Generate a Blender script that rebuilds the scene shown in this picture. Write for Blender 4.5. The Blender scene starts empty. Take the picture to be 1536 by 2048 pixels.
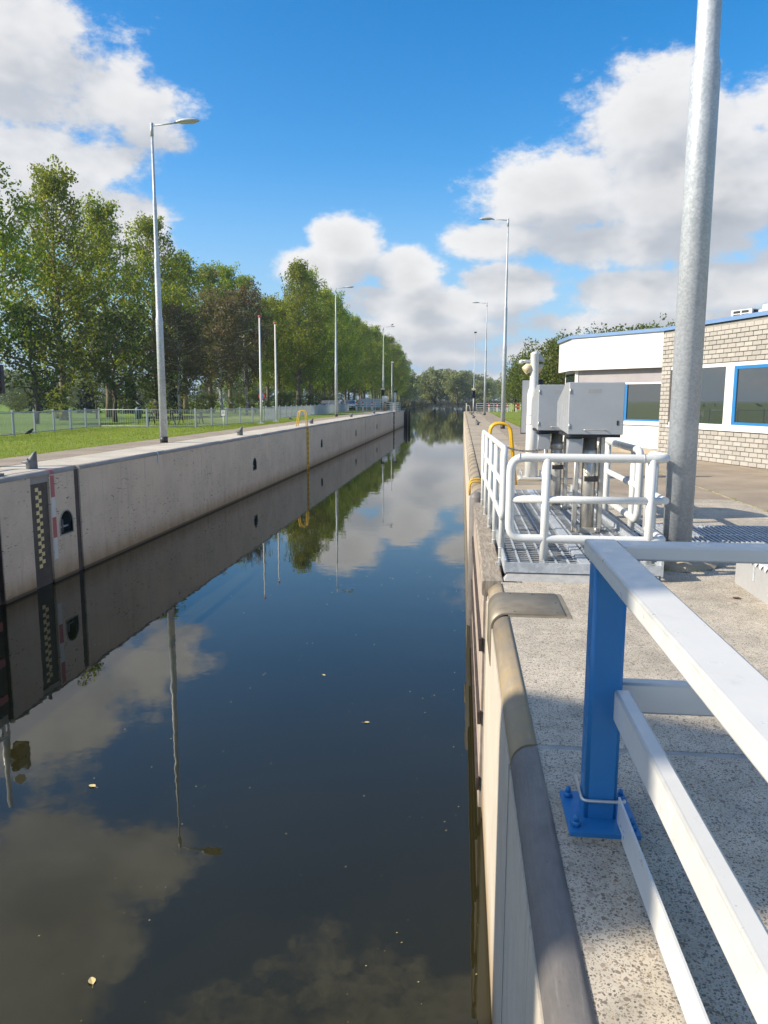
import bpy, math, random
import numpy as np
from mathutils import Vector, Matrix
R = math.radians
random.seed(7); RNG = np.random.default_rng(11)
SC = bpy.context.scene
COL = SC.collection

# ------------------------------------------------------------------ camera
cam = bpy.data.cameras.new('camera'); camo = bpy.data.objects.new('camera', cam); COL.objects.link(camo)
cam.sensor_fit = 'VERTICAL'; cam.sensor_height = 36.0; cam.lens = 36.0 * 1510 / 2048
cam.clip_start = 0.05; cam.clip_end = 5000
YAW, PITCH, ROLL = R(5.843), R(8.458), R(0.2)
fw = Vector((-math.sin(YAW) * math.cos(PITCH), math.cos(YAW) * math.cos(PITCH), -math.sin(PITCH)))
rt = Vector((math.cos(YAW), math.sin(YAW), 0)); up = rt.cross(fw)
rt, up = rt * math.cos(ROLL) + up * math.sin(ROLL), up * math.cos(ROLL) - rt * math.sin(ROLL)
camo.matrix_world = Matrix(((rt.x, up.x, -fw.x, 0), (rt.y, up.y, -fw.y, 0), (rt.z, up.z, -fw.z, 1.6), (0, 0, 0, 1)))
SC.camera = camo
SC.view_settings.view_transform = 'Standard'; SC.view_settings.look = 'None'
SC.view_settings.gamma = 1.0; SC.view_settings.use_curve_mapping = False
SC.view_settings.exposure = 0.62
SC.cycles.max_bounces = 6; SC.cycles.diffuse_bounces = 3; SC.cycles.glossy_bounces = 3; SC.cycles.transmission_bounces = 3; SC.cycles.transparent_max_bounces = 4
SC.cycles.use_adaptive_sampling = True; SC.cycles.adaptive_threshold = 0.02; SC.cycles.use_denoising = True

# ------------------------------------------------------------------ sun
SUN_EL, SUN_BACK = R(32), R(17)
sdir = Vector((-math.cos(SUN_EL) * math.cos(SUN_BACK), -math.cos(SUN_EL) * math.sin(SUN_BACK), math.sin(SUN_EL)))
sl = bpy.data.lights.new('sun', 'SUN'); sl.energy = 4.5; sl.angle = R(0.53); sl.color = (1.0, 0.91, 0.77)
so = bpy.data.objects.new('sun', sl); COL.objects.link(so)
so.rotation_euler = sdir.to_track_quat('Z', 'Y').to_euler()

# ------------------------------------------------------------------ node helper
class NT:
    def __init__(s, tree): s.t = tree; s.n = tree.nodes; s.l = tree.links
    def new(s, typ, **kw):
        n = s.n.new(typ)
        for k, v in kw.items(): setattr(n, k, v)
        return n
    def put(s, sock, v):
        if v is None: return
        if isinstance(v, bpy.types.NodeSocket): s.l.new(v, sock)
        else: sock.default_value = v
    def m(s, op, a, b=None, c=None, clamp=False):
        n = s.new('ShaderNodeMath', operation=op, use_clamp=clamp)
        for i, v in enumerate((a, b, c)): s.put(n.inputs[i], v)
        return n.outputs[0]
    def vm(s, op, a, b=None, scale=None):
        n = s.new('ShaderNodeVectorMath', operation=op)
        s.put(n.inputs[0], a); s.put(n.inputs[1], b)
        if scale is not None: s.put(n.inputs[3], scale)
        return n.outputs['Value' if op in ('LENGTH', 'DOT_PRODUCT', 'DISTANCE') else 'Vector']
    def noise(s, vec, scale, detail=4, rough=.55, dist=0., out='Fac'):
        n = s.new('ShaderNodeTexNoise'); s.put(n.inputs['Vector'], vec)
        n.inputs['Scale'].default_value = scale; n.inputs['Detail'].default_value = detail
        n.inputs['Roughness'].default_value = rough; n.inputs['Distortion'].default_value = dist
        return n.outputs[out]
    def voro(s, vec, scale, feature='F1', out='Distance', rnd=1.):
        n = s.new('ShaderNodeTexVoronoi', feature=feature); s.put(n.inputs['Vector'], vec)
        n.inputs['Scale'].default_value = scale; n.inputs['Randomness'].default_value = rnd
        return n.outputs[out]
    def ss(s, x, a, b, lo=0., hi=1.):
        n = s.new('ShaderNodeMapRange', interpolation_type='SMOOTHSTEP'); s.put(n.inputs[0], x)
        for i, v in enumerate((a, b, lo, hi)): s.put(n.inputs[i + 1], v)
        return n.outputs[0]
    def mix(s, f, a, b, blend='MIX'):
        n = s.new('ShaderNodeMix', data_type='RGBA', blend_type=blend); s.put(n.inputs[0], f)
        for i, v in ((6, a), (7, b)):
            if isinstance(v, tuple) and len(v) == 3: v = (*v, 1)
            s.put(n.inputs[i], v)
        return n.outputs[2]
    def xyz(s, v):
        n = s.new('ShaderNodeSeparateXYZ'); s.put(n.inputs[0], v); return n.outputs
    def comb(s, x, y, z):
        n = s.new('ShaderNodeCombineXYZ')
        for i, v in enumerate((x, y, z)): s.put(n.inputs[i], v)
        return n.outputs[0]

# ------------------------------------------------------------------ sky with clouds
W = bpy.data.worlds.new('World'); SC.world = W; W.use_nodes = True
W.cycles.sampling_method = 'MANUAL'; W.cycles.sample_map_resolution = 512
W.node_tree.nodes.clear(); w = NT(W.node_tree)
SKY_STRENGTH = 0.135
sky = w.new('ShaderNodeTexSky', sky_type='NISHITA', sun_disc=False)
sky.sun_elevation = SUN_EL; sky.sun_rotation = math.atan2(sdir.x, sdir.y)
sky.air_density = 1.0; sky.dust_density = 0.6; sky.ozone_density = 2.2; sky.altitude = 0
tc = w.new('ShaderNodeTexCoord'); D0 = tc.outputs['Generated']
# cloud banks: azimuth (deg, right of the canal axis), elevation, half width, half height, weight
BANKS = [(-31, 20.5, 9, 5.0, .8), (-25, 19.2, 6, 2.4, .62), (-22.5, 17.6, 3, 1.4, .5), (-30, 14, 6.5, 4.5, .8), (-25.0, 15.3, 3.6, 2.0, .75), (-23.6, 11.4, 4.0, 3.2, .95), (-38, 12, 9, 9, 1),
         (-8.6, 11.0, 2.9, 2.4, 1), (-10.6, 9.2, 4.6, 1.9, 1), (-4.0, 8.6, 3.4, 2.6, 1), (-2.2, 6.8, 6.6, 2.0, 1), (3.4, 8.2, 4.6, 1.8, 1), (-5.8, 7.2, 4.6, 1.5, .85),
         (7.0, 14.2, 7.5, 3.6, 1.1), (12.0, 18.0, 5.6, 4.6, 1.1), (15, 14.2, 9, 5.2, 1.3), (2.6, 11.2, 5.4, 1.5, .9), (23, 16.0, 7, 5, 1), (11.5, 10.8, 8.5, 1.8, .95),
         (12.0, 7.4, 5.2, 1.6, 1), (18.5, 7.4, 6.5, 2.0, 1), (13, 5.4, 9, 1.2, .85), (25, 8, 8, 2.5, .9),
         (-3.0, 5.0, 7.5, 1.6, .9), (-1, 3.4, 7, 1.0, .6), (5, 3.4, 6.5, 1.2, .65), (2, 1.4, 12, .8, .5), (-20.5, 12.2, 1.2, 1.0, .3), (-33, 35, 9, 8, 1), (-26, 32, 6, 3, .8), (-45, 48, 16, 12, 1), (-8, 46, 22, 7, .6)]
def cloud_group(name, fine):
    g = bpy.data.node_groups.new(name, 'ShaderNodeTree')
    g.interface.new_socket('Dir', in_out='INPUT', socket_type='NodeSocketVector')
    g.interface.new_socket('Density', in_out='OUTPUT', socket_type='NodeSocketFloat')
    q = NT(g); gi = q.new('NodeGroupInput'); go = q.new('NodeGroupOutput')
    d = q.vm('NORMALIZE', gi.outputs[0]); x, y, z = q.xyz(d)
    az = q.m('MULTIPLY', q.m('ARCTAN2', x, y), 180 / math.pi); el = q.m('MULTIPLY', q.m('ARCSINE', z), 180 / math.pi)
    v = q.comb(az, el, 0.); acc = None
    for (a, e, ha, he, wt) in BANKS:
        n = q.new('ShaderNodeVectorMath', operation='MULTIPLY_ADD'); q.put(n.inputs[0], v); q.put(n.inputs[1], (wt / ha, wt / he, 0)); q.put(n.inputs[2], (-a * wt / ha, -e * wt / he, 0))
        b = q.m('SUBTRACT', wt, q.vm('LENGTH', n.outputs[0]))
        acc = b if acc is None else q.m('SMOOTH_MAX', acc, b, .15)
    # the rest of the sky carries the same broken cumulus
    inside = q.m('MULTIPLY', q.m('MULTIPLY', q.ss(az, -42, -34, 0, 1), q.ss(az, 24, 34, 1, 0)), q.ss(el, 38, 50, 1, 0))
    gen = q.m('MULTIPLY_ADD', q.noise(d, 2.3, 2, .5), 5.0, -2.75)
    gen = q.m('SUBTRACT', gen, q.m('MULTIPLY', inside, 3.0))
    acc = q.m('MAXIMUM', acc, gen)
    st = q.vm('MULTIPLY', d, (1, 1, 1.7))
    n1 = q.noise(st, 10.0, 11 if fine else 3, .66, 0.)
    q.l.new(q.m('ADD', q.m('MULTIPLY', acc, 1.7), q.m('MULTIPLY_ADD', n1, 3.3, -1.47)), go.inputs[0])
    return g
CG = cloud_group('cloud_density', True); CG2 = cloud_group('cloud_density_soft', False)
def dens(v, g):
    n = w.new('ShaderNodeGroup'); n.node_tree = g; w.put(n.inputs[0], v); return n.outputs[0]
DN = w.vm('NORMALIZE', D0)
d0 = dens(DN, CG); d1 = dens(w.vm('ADD', DN, tuple(v * .03 + (0, 0, .03)[i] for i, v in enumerate(sdir))), CG2)
alpha = w.ss(d0, .06, .74, 0, .95)
lit = w.ss(w.m('SUBTRACT', d0, d1), -1.0, 1.1)
thick = w.ss(d0, .5, 2.2)
lum = w.m('SUBTRACT', w.m('MULTIPLY_ADD', lit, .36, .74), w.m('MULTIPLY', thick, .20))
ccol = w.mix(lit, (.90, .935, 1.0), (1.0, .985, .97))
CLOUD_LUM = 0.57
hs = w.new('ShaderNodeHueSaturation'); hs.inputs['Saturation'].default_value = 1.46; hs.inputs['Value'].default_value = 1.0; w.put(hs.inputs['Color'], sky.outputs[0])
# pale blue thickening of the air towards the horizon, all the way round
hz = w.ss(w.xyz(DN)[2], .30, -.01, 0, .9)
skc = w.mix(hz, hs.outputs[0], (1.75, 2.75, 4.0))
bg1 = w.new('ShaderNodeBackground'); w.put(bg1.inputs[0], skc); bg1.inputs[1].default_value = SKY_STRENGTH
bg2 = w.new('ShaderNodeBackground'); w.put(bg2.inputs[0], ccol); w.put(bg2.inputs[1], w.m('MULTIPLY', lum, CLOUD_LUM))
mx = w.new('ShaderNodeMixShader'); w.put(mx.inputs[0], alpha); w.l.new(bg1.outputs[0], mx.inputs[1]); w.l.new(bg2.outputs[0], mx.inputs[2])
wo = w.new('ShaderNodeOutputWorld'); w.l.new(mx.outputs[0], wo.inputs[0])

# ------------------------------------------------------------------ materials
MATS = {}
def newmat(name):
    m = bpy.data.materials.new(name); m.use_nodes = True
    nt = NT(m.node_tree); b = nt.n['Principled BSDF']; MATS[name] = m
    co = nt.new('ShaderNodeTexCoord').outputs['Object']
    return m, nt, b, co
def bump(nt, b, h, strength=.3, dist=.01):
    n = nt.new('ShaderNodeBump'); n.inputs['Strength'].default_value = strength; n.inputs['Distance'].default_value = dist
    nt.put(n.inputs['Height'], h); nt.l.new(n.outputs[0], b.inputs['Normal'])
def world_pos(nt): return nt.new('ShaderNodeNewGeometry').outputs['Position']
def simple(name, c1, c2=None, scale=4., rough=.6, metal=0., bmp=0., bscale=40., detail=5, spread=(.35, .65), world=True, bdist=.004, coat=0.):
    m, nt, b, co = newmat(name)
    p = world_pos(nt) if world else co
    if c2 is None: c2 = tuple(v * .8 for v in c1)
    f = nt.ss(nt.noise(p, scale, detail, .6), spread[0], spread[1])
    nt.put(b.inputs['Base Color'], nt.mix(f, c1, c2))
    b.inputs['Roughness'].default_value = rough; b.inputs['Metallic'].default_value = metal
    b.inputs['Coat Weight'].default_value = coat
    if bmp: bump(nt, b, nt.noise(p, bscale, 4, .6), bmp, bdist)
    return m

def painted(name, col, dirt=(.35, .33, .28), rough=.35, amt=.35, scratch=True):
    m, nt, b, co = newmat(name); p = world_pos(nt)
    base = nt.mix(nt.ss(nt.noise(p, 1.7, 4), .3, .7), col, tuple(v * .93 for v in col))
    sm = nt.ss(nt.noise(p, 9, 8, .7), .60, .80, 0, amt); base = nt.mix(sm, base, dirt)
    if scratch:
        sp = nt.ss(nt.noise(nt.vm('MULTIPLY', p, (1, .35, 1)), 70, 2, .5), .775, .81, 0, .8); base = nt.mix(sp, base, dirt)
    if scratch:
        ru = nt.ss(nt.noise(p, 23, 4, .6), .735, .76, 0, .75); base = nt.mix(ru, base, (.28, .15, .07))
    nt.put(b.inputs['Base Color'], base); nt.put(b.inputs['Roughness'], nt.ss(nt.noise(p, 14, 4), .3, .7, rough - .08, rough + .15))
    bump(nt, b, nt.noise(p, 30, 4, .6), .05, .004)
    return m
M_white = painted('white_paint', (.66, .645, .60), amt=.4)
M_white_tube = painted('white_tube_paint', (.70, .70, .67), rough=.32, amt=.35)
M_blue = painted('blue_paint', (.02, .18, .43), dirt=(.05, .12, .22), rough=.38, amt=.25, scratch=False)
M_yellow = painted('yellow_paint', (.72, .42, .015), dirt=(.3, .2, .05), rough=.4)
M_red = painted('red_paint', (.55, .035, .03), dirt=(.25, .1, .08), rough=.45)
M_redfade = painted('faded_red_paint', (.46, .13, .14), dirt=(.35, .25, .22), rough=.6)
M_whitefade = painted('faded_white_paint', (.66, .65, .62), dirt=(.4, .37, .32), rough=.6)
M_whitewall = painted('white_wall_panel', (.70, .69, .65), rough=.45, amt=.12, scratch=False)
M_cream = simple('cream_plastic', (.72, .60, .38), (.66, .54, .34), 6, .5)
M_steel = simple('stainless_steel', (.66, .63, .57), (.54, .51, .46), 7, .40, .65, .08, 60)
M_galv = None
def galvanised(name, tone=.98, scale=60):
    m, nt, b, co = newmat(name); p = world_pos(nt)
    v = nt.voro(p, scale, 'F1', 'Color'); g = nt.xyz(v)[0]
    n = nt.noise(p, 2.2, 6, .6)
    f = nt.m('ADD', nt.m('MULTIPLY', g, .3), nt.m('MULTIPLY', n, .7))
    nt.put(b.inputs['Base Color'], nt.mix(nt.ss(f, .3, .75), tuple(v * tone for v in (.40, .43, .46)), tuple(v * tone for v in (.56, .59, .61))))
    b.inputs['Metallic'].default_value = .25; nt.put(b.inputs['Roughness'], nt.ss(g, 0, 1, .42, .58))
    bump(nt, b, n, .05, .004)
    return m
M_galv = galvanised('galvanised_steel'); M_galvl = galvanised('lamp_galvanised', 1.0, 24)
M_grate = galvanised('grating_steel', .95, 30)
M_greybox = simple('brushed_grey_aluminium', (.43, .44, .45), (.39, .40, .41), 2.5, .42, .25, .04, 90)
M_lightgrey = painted('light_grey_paint', (.36, .36, .355), rough=.5, amt=.2)
M_dark = simple('dark_plastic', (.02, .02, .022), (.035, .035, .04), 8, .5)
M_iron = simple('cast_iron', (.10, .105, .11), (.16, .16, .16), 9, .6, .2, .3, 60)
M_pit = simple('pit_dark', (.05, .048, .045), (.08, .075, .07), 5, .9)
M_rubber = simple('rubber_joint', (.055, .042, .042), (.085, .065, .062), 5, .7, 0, .1)
M_darkboard = simple('gauge_board', (.075, .063, .055), (.11, .095, .08), 3, .75, 0, .15)
M_checky = simple('gauge_yellow', (.80, .66, .32), (.70, .56, .25), 12, .6)
M_nichefr = simple('niche_steel', (.26, .28, .26), (.32, .33, .30), 8, .55, .2, .1)
M_nichein = simple('niche_inside', (.06, .085, .095), (.04, .055, .06), 5, .7)
M_glass = None
def glass():
    m, nt, b, co = newmat('window_glass')
    b.inputs['Base Color'].default_value = (.03, .036, .036, 1); b.inputs['Roughness'].default_value = .015
    b.inputs['Specular IOR Level'].default_value = .7; b.inputs['IOR'].default_value = 2.1
    return m
M_glass = glass()
M_blind = simple('grey_blind', (.34, .32, .32), (.30, .28, .28), 2, .6)
M_roofblue = painted('roof_edge_blue', (.16, .27, .46), rough=.45, amt=.1)
M_timber = None
def timber():
    m, nt, b, co = newmat('weathered_timber'); p = world_pos(nt)
    st = nt.vm('MULTIPLY', p, (14, 1.6, 1.6)); st2 = nt.vm('MULTIPLY', p, (40, 6, 6))
    n = nt.noise(st, 3, 8, .65, .6)
    nt.put(b.inputs['Base Color'], nt.mix(nt.ss(n, .3, .7), (.20, .16, .12), (.40, .35, .28)))
    b.inputs['Roughness'].default_value = .85; bump(nt, b, nt.m('ADD', n, nt.noise(st2, 3, 4)), .7, .012)
    return m
M_timber = timber()
M_redwood = simple('gate_plank', (.33, .255, .20), (.43, .36, .29), 6, .8, 0, .4, 30)
M_gateiron = simple('gate_dark_steel', (.045, .035, .032), (.08, .06, .05), 5, .65, .2, .3)

def aggregate(name):
    """cream cement with washed-out pebbles of several sizes"""
    m, nt, b, co = newmat(name); p = world_pos(nt)
    p2 = nt.vm('ADD', p, nt.vm('SCALE', nt.noise(p, 45, 2, out='Color'), scale=.016))
    mort = nt.mix(nt.ss(nt.noise(p, 7, 6, .65), .3, .7), (.64, .565, .45), (.50, .44, .345))
    c = mort; h = nt.m('MULTIPLY', nt.noise(p, 160, 3), .5)
    for sc, dens_, rad, dk in ((150, .22, .42, .9), (92, .36, .42, .95), (52, .62, .40, .95), (24, .90, .34, .9)):
        d = nt.voro(p2, sc, 'F1', 'Distance'); r, g, bl = nt.xyz(nt.voro(p2, sc, 'F1', 'Color'))
        on = nt.m('MULTIPLY', nt.ss(d, rad, rad - .08), nt.m('GREATER_THAN', r, dens_))
        pc = nt.mix(nt.ss(g, .3, 1.), (.23, .185, .14), (.50, .43, .33)); pc = nt.mix(nt.ss(bl, .72, .8), pc, (.14, .125, .11)); pc = nt.mix(nt.ss(bl, .90, .94), pc, (.42, .27, .13))
        c = nt.mix(nt.m('MULTIPLY', on, dk), c, pc); h = nt.m('MAXIMUM', h, on)
    lg = nt.ss(nt.noise(p, 1.3, 7, .7), .32, .72, .72, 1.06); c = nt.mix(1.0, c, nt.comb(lg, lg, lg), 'MULTIPLY')
    c = nt.mix(nt.ss(nt.noise(p, 2.6, 8, .7), .60, .74, 0, .45), c, (.20, .165, .11))   # damp and moss patches
    nt.put(b.inputs['Base Color'], c); b.inputs['Roughness'].default_value = .85; bump(nt, b, h, .5, .003)
    return m
M_agg = aggregate('exposed_aggregate')

def concrete(name, c1, c2, stain=False, boards=False, pits=False, rough=.85, cracks=False):
    m, nt, b, co = newmat(name); p = world_pos(nt); x, y, z = nt.xyz(p)
    n = nt.noise(p, .9, 8, .62); fine = nt.noise(p, 22, 6, .65)
    c = nt.mix(nt.ss(n, .33, .68), c1, c2)
    c = nt.mix(nt.ss(fine, .45, .8, 0, .35), c, tuple(v * .62 for v in c1))
    h = fine
    if boards:   # formwork board marks, pour lines and run marks
        yb = nt.m('ADD', y, nt.m('MULTIPLY', nt.noise(p, .6, 2), .25))
        fr = nt.m('ABSOLUTE', nt.m('SUBTRACT', nt.m('FRACT', nt.m('MULTIPLY', yb, 1 / 1.22)), .5))
        ln = nt.m('MULTIPLY', nt.ss(fr, .487, .498), nt.ss(nt.noise(nt.comb(x, nt.m('MULTIPLY', y, 3), nt.m('MULTIPLY', z, .8)), 1.0, 3), .42, .6))
        c = nt.mix(nt.m('MULTIPLY', ln, .55), c, tuple(v * .55 for v in c1))
        run = nt.noise(nt.comb(x, nt.m('MULTIPLY', y, 5), nt.m('MULTIPLY', z, .35)), 1.3, 6, .6)
        c = nt.mix(nt.ss(run, .52, .72, 0, .35), c, tuple(v * .72 for v in c2))
    if pits:     # blow holes in slightly tilted rows
        pv = nt.comb(nt.m('MULTIPLY', x, .2), nt.m('MULTIPLY', y, 2.2), nt.m('MULTIPLY', nt.m('ADD', z, nt.m('MULTIPLY', y, -.02)), 9))
        pt = nt.m('MULTIPLY', nt.ss(nt.noise(pv, 2.6, 3, .6), .63, .67), nt.ss(nt.noise(p, .45, 3), .40, .56))
        c = nt.mix(nt.m('MULTIPLY', pt, .75), c, (.09, .075, .065)); h = nt.m('SUBTRACT', h, nt.m('MULTIPLY', pt, 2))
    if stain:    # algae and silt along the water line
        wob = nt.m('MULTIPLY', nt.noise(nt.comb(0., nt.m('MULTIPLY', y, 1.6), nt.m('MULTIPLY', z, .5)), 2.0, 5, .6), .5)
        s1 = nt.ss(nt.m('SUBTRACT', z, wob), -1.85, -2.50); s2 = nt.ss(z, -2.10, -2.17)
        c = nt.mix(nt.m('MULTIPLY', s1, .85), c, (.30, .19, .08)); c = nt.mix(nt.m('MULTIPLY', s2, .8), c, (.035, .028, .02))
    nt.put(b.inputs['Base Color'], c); b.inputs['Roughness'].default_value = rough
    bump(nt, b, h, .35, .01)
    return m
M_wall = concrete('lock_wall_concrete', (.72, .575, .43), (.62, .495, .37), True, True, True)
M_wallR = concrete('cream_wall_concrete', (.56, .50, .40), (.46, .41, .33), True, True, False)
M_copL = concrete('grey_coping', (.29, .265, .24), (.37, .34, .305))
def scuffed(name, c1, c2, cs):
    """steel-hard edge worn by ropes: pale scrapes along it, stains and chips"""
    m, nt, b, co = newmat(name); p = world_pos(nt)
    c = nt.mix(nt.ss(nt.noise(p, 4, 8, .65), .32, .68), c1, c2)
    st = nt.noise(nt.vm('MULTIPLY', p, (26, 3, 26)), 1.6, 7, .7)
    c = nt.mix(nt.ss(st, .54, .78, 0, .55), c, cs); c = nt.mix(nt.ss(nt.noise(p, 38, 4, .6), .68, .74, 0, .8), c, tuple(v * .5 for v in c1))
    c = nt.mix(nt.ss(nt.noise(p, 17, 3, .5), .755, .77, 0, .9), c, (.62, .60, .56))
    nt.put(b.inputs['Base Color'], c); nt.put(b.inputs['Roughness'], nt.ss(st, .3, .7, .45, .75)); bump(nt, b, nt.m('ADD', st, nt.noise(p, 60, 5)), .25, .004)
    return m
M_copnear = scuffed('dark_coping', (.165, .15, .138), (.22, .20, .185), (.34, .32, .29))
M_coptan = scuffed('tan_coping', (.33, .25, .14), (.26, .215, .16), (.46, .39, .27))
M_slabL = concrete('pale_quay_slab', (.60, .53, .42), (.46, .41, .33))
M_slabR = concrete('quay_slab', (.44, .365, .26), (.32, .265, .19))
M_brown = concrete('brown_paving', (.27, .215, .155), (.36, .29, .21))
M_joint = simple('joint_sealant', (.30, .30, .29), (.38, .37, .35), 9, .8, 0, .2)
M_hatch = simple('hatch_cover', (.23, .195, .14), (.29, .25, .185), 6, .5, .25, .12, 50, 8)

def grassmat(name, a, b_, sc=1.0):
    m, nt, b, co = newmat(name); p = world_pos(nt)
    n1 = nt.noise(p, .22 * sc, 6, .6); n2 = nt.noise(p, 7 * sc, 6, .7); n3 = nt.noise(p, 1.4, 5, .6)
    c = nt.mix(nt.ss(n1, .35, .65), a, b_); c = nt.mix(nt.ss(n2, .35, .75, 0, .6), c, tuple(v * .55 for v in a))
    c = nt.mix(nt.ss(n3, .58, .75, 0, .45), c, (.17, .15, .055))
    nt.put(b.inputs['Base Color'], c); b.inputs['Roughness'].default_value = .9; b.inputs['Specular IOR Level'].default_value = .15
    bump(nt, b, n2, .8, .05)
    return m
M_grass = grassmat('lawn_grass', (.18, .24, .038), (.25, .30, .055))
M_field = grassmat('field_grass', (.14, .23, .03), (.19, .27, .05), .3)

def leafmat(name, c1, c2, c3, trans=.35, amt3=.25):
    m, nt, b, co = newmat(name); p = world_pos(nt)
    oi = nt.new('ShaderNodeObjectInfo').outputs['Random']
    rnd = nt.new('ShaderNodeNewGeometry').outputs['Random Per Island']
    n = nt.noise(p, .55, 4, .6)
    c = nt.mix(nt.ss(nt.m('ADD', n, nt.m('MULTIPLY', nt.m('SUBTRACT', rnd, .5), .35)), .35, .65), c1, c2)
    k = nt.m('MULTIPLY', nt.ss(nt.m('ADD', nt.noise(p, .8, 3), nt.m('MULTIPLY', nt.m('SUBTRACT', rnd, .5), .5)), .58, .75), amt3)
    c = nt.mix(k, c, c3)
    hs = nt.new('ShaderNodeHueSaturation'); nt.put(hs.inputs['Color'], c)
    nt.put(hs.inputs['Value'], nt.m('MULTIPLY_ADD', oi, .35, .82)); nt.put(hs.inputs['Hue'], nt.m('MULTIPLY_ADD', oi, .02, .49))
    nt.put(b.inputs['Base Color'], hs.outputs[0]); b.inputs['Roughness'].default_value = .55; b.inputs['Specular IOR Level'].default_value = .3
    tr = nt.new('ShaderNodeBsdfTranslucent'); nt.put(tr.inputs[0], nt.mix(1., hs.outputs[0], (1.3, 1.25, .5), 'MULTIPLY'))
    mxs = nt.new('ShaderNodeMixShader'); mxs.inputs[0].default_value = trans
    nt.l.new(b.outputs[0], mxs.inputs[1]); nt.l.new(tr.outputs[0], mxs.inputs[2])
    nt.l.new(mxs.outputs[0], nt.n['Material Output'].inputs[0])
    return m
M_lpop = leafmat('poplar_leaf', (.155, .23, .036), (.285, .34, .055), (.56, .47, .07), .52, .36)
M_lbir = leafmat('birch_leaf', (.125, .125, .055), (.18, .145, .085), (.25, .135, .095), .4, .5)
M_ldark = leafmat('dark_leaf', (.06, .092, .028), (.10, .135, .038), (.17, .17, .05), .4)
M_lwil = leafmat('willow_leaf', (.20, .235, .095), (.27, .29, .125), (.31, .29, .12), .35)
M_lshoot = leafmat('shoot_leaf', (.15, .19, .03), (.24, .24, .04), (.34, .27, .04), .4)
M_lspr = leafmat('spruce_needle', (.016, .032, .024), (.028, .045, .03), (.03, .05, .03), .05)
M_lreed = leafmat('reed_leaf', (.07, .085, .035), (.10, .10, .045), (.16, .13, .06), .2)
M_blade = leafmat('grass_blade', (.195, .26, .04), (.265, .315, .06), (.32, .29, .08), .4)
M_bark = simple('poplar_bark', (.13, .105, .075), (.22, .175, .12), 3, .9, 0, .6, 18, bdist=.03)
M_birchb = simple('birch_bark', (.50, .47, .42), (.16, .13, .11), 5, .8, 0, .3, 15, spread=(.45, .6))
M_barkd = simple('dark_bark', (.06, .048, .036), (.10, .08, .06), 4, .9, 0, .5, 18)
M_feather = simple('crow_feather', (.010, .010, .013), (.016, .016, .02), 10, .45)
M_leafy = simple('fallen_leaf', (.60, .50, .24), (.50, .38, .14), 20, .7)
M_leafbr = simple('dry_brown_leaf', (.24, .09, .035), (.16, .06, .03), 20, .7)
M_carp = simple('silver_car_paint', (.42, .44, .46), (.40, .42, .44), 2, .25, .6, coat=.6)
M_card = simple('dark_car_paint', (.03, .035, .04), (.04, .045, .05), 2, .25, .4, coat=.6)
M_tyre = simple('tyre_rubber', (.02, .02, .02), (.03, .03, .03), 10, .8)
M_blockw = None

def water():
    m, nt, b, co = newmat('canal_water'); p = world_pos(nt)
    sm = nt.noise(p, .35, 5, .6)
    nt.put(b.inputs['Base Color'], nt.mix(nt.ss(sm, .35, .65), (.0215, .0195, .0070), (.018, .0168, .0064)))
    b.inputs['Roughness'].default_value = .012; b.inputs['IOR'].default_value = 1.46
    h = nt.m('ADD', nt.m('MULTIPLY', nt.noise(p, 1.1, 3, .5), .7), nt.m('MULTIPLY', nt.noise(p, 5, 2, .5), .1))
    bump(nt, b, h, .10, .03)
    return m
M_water = water()

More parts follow.
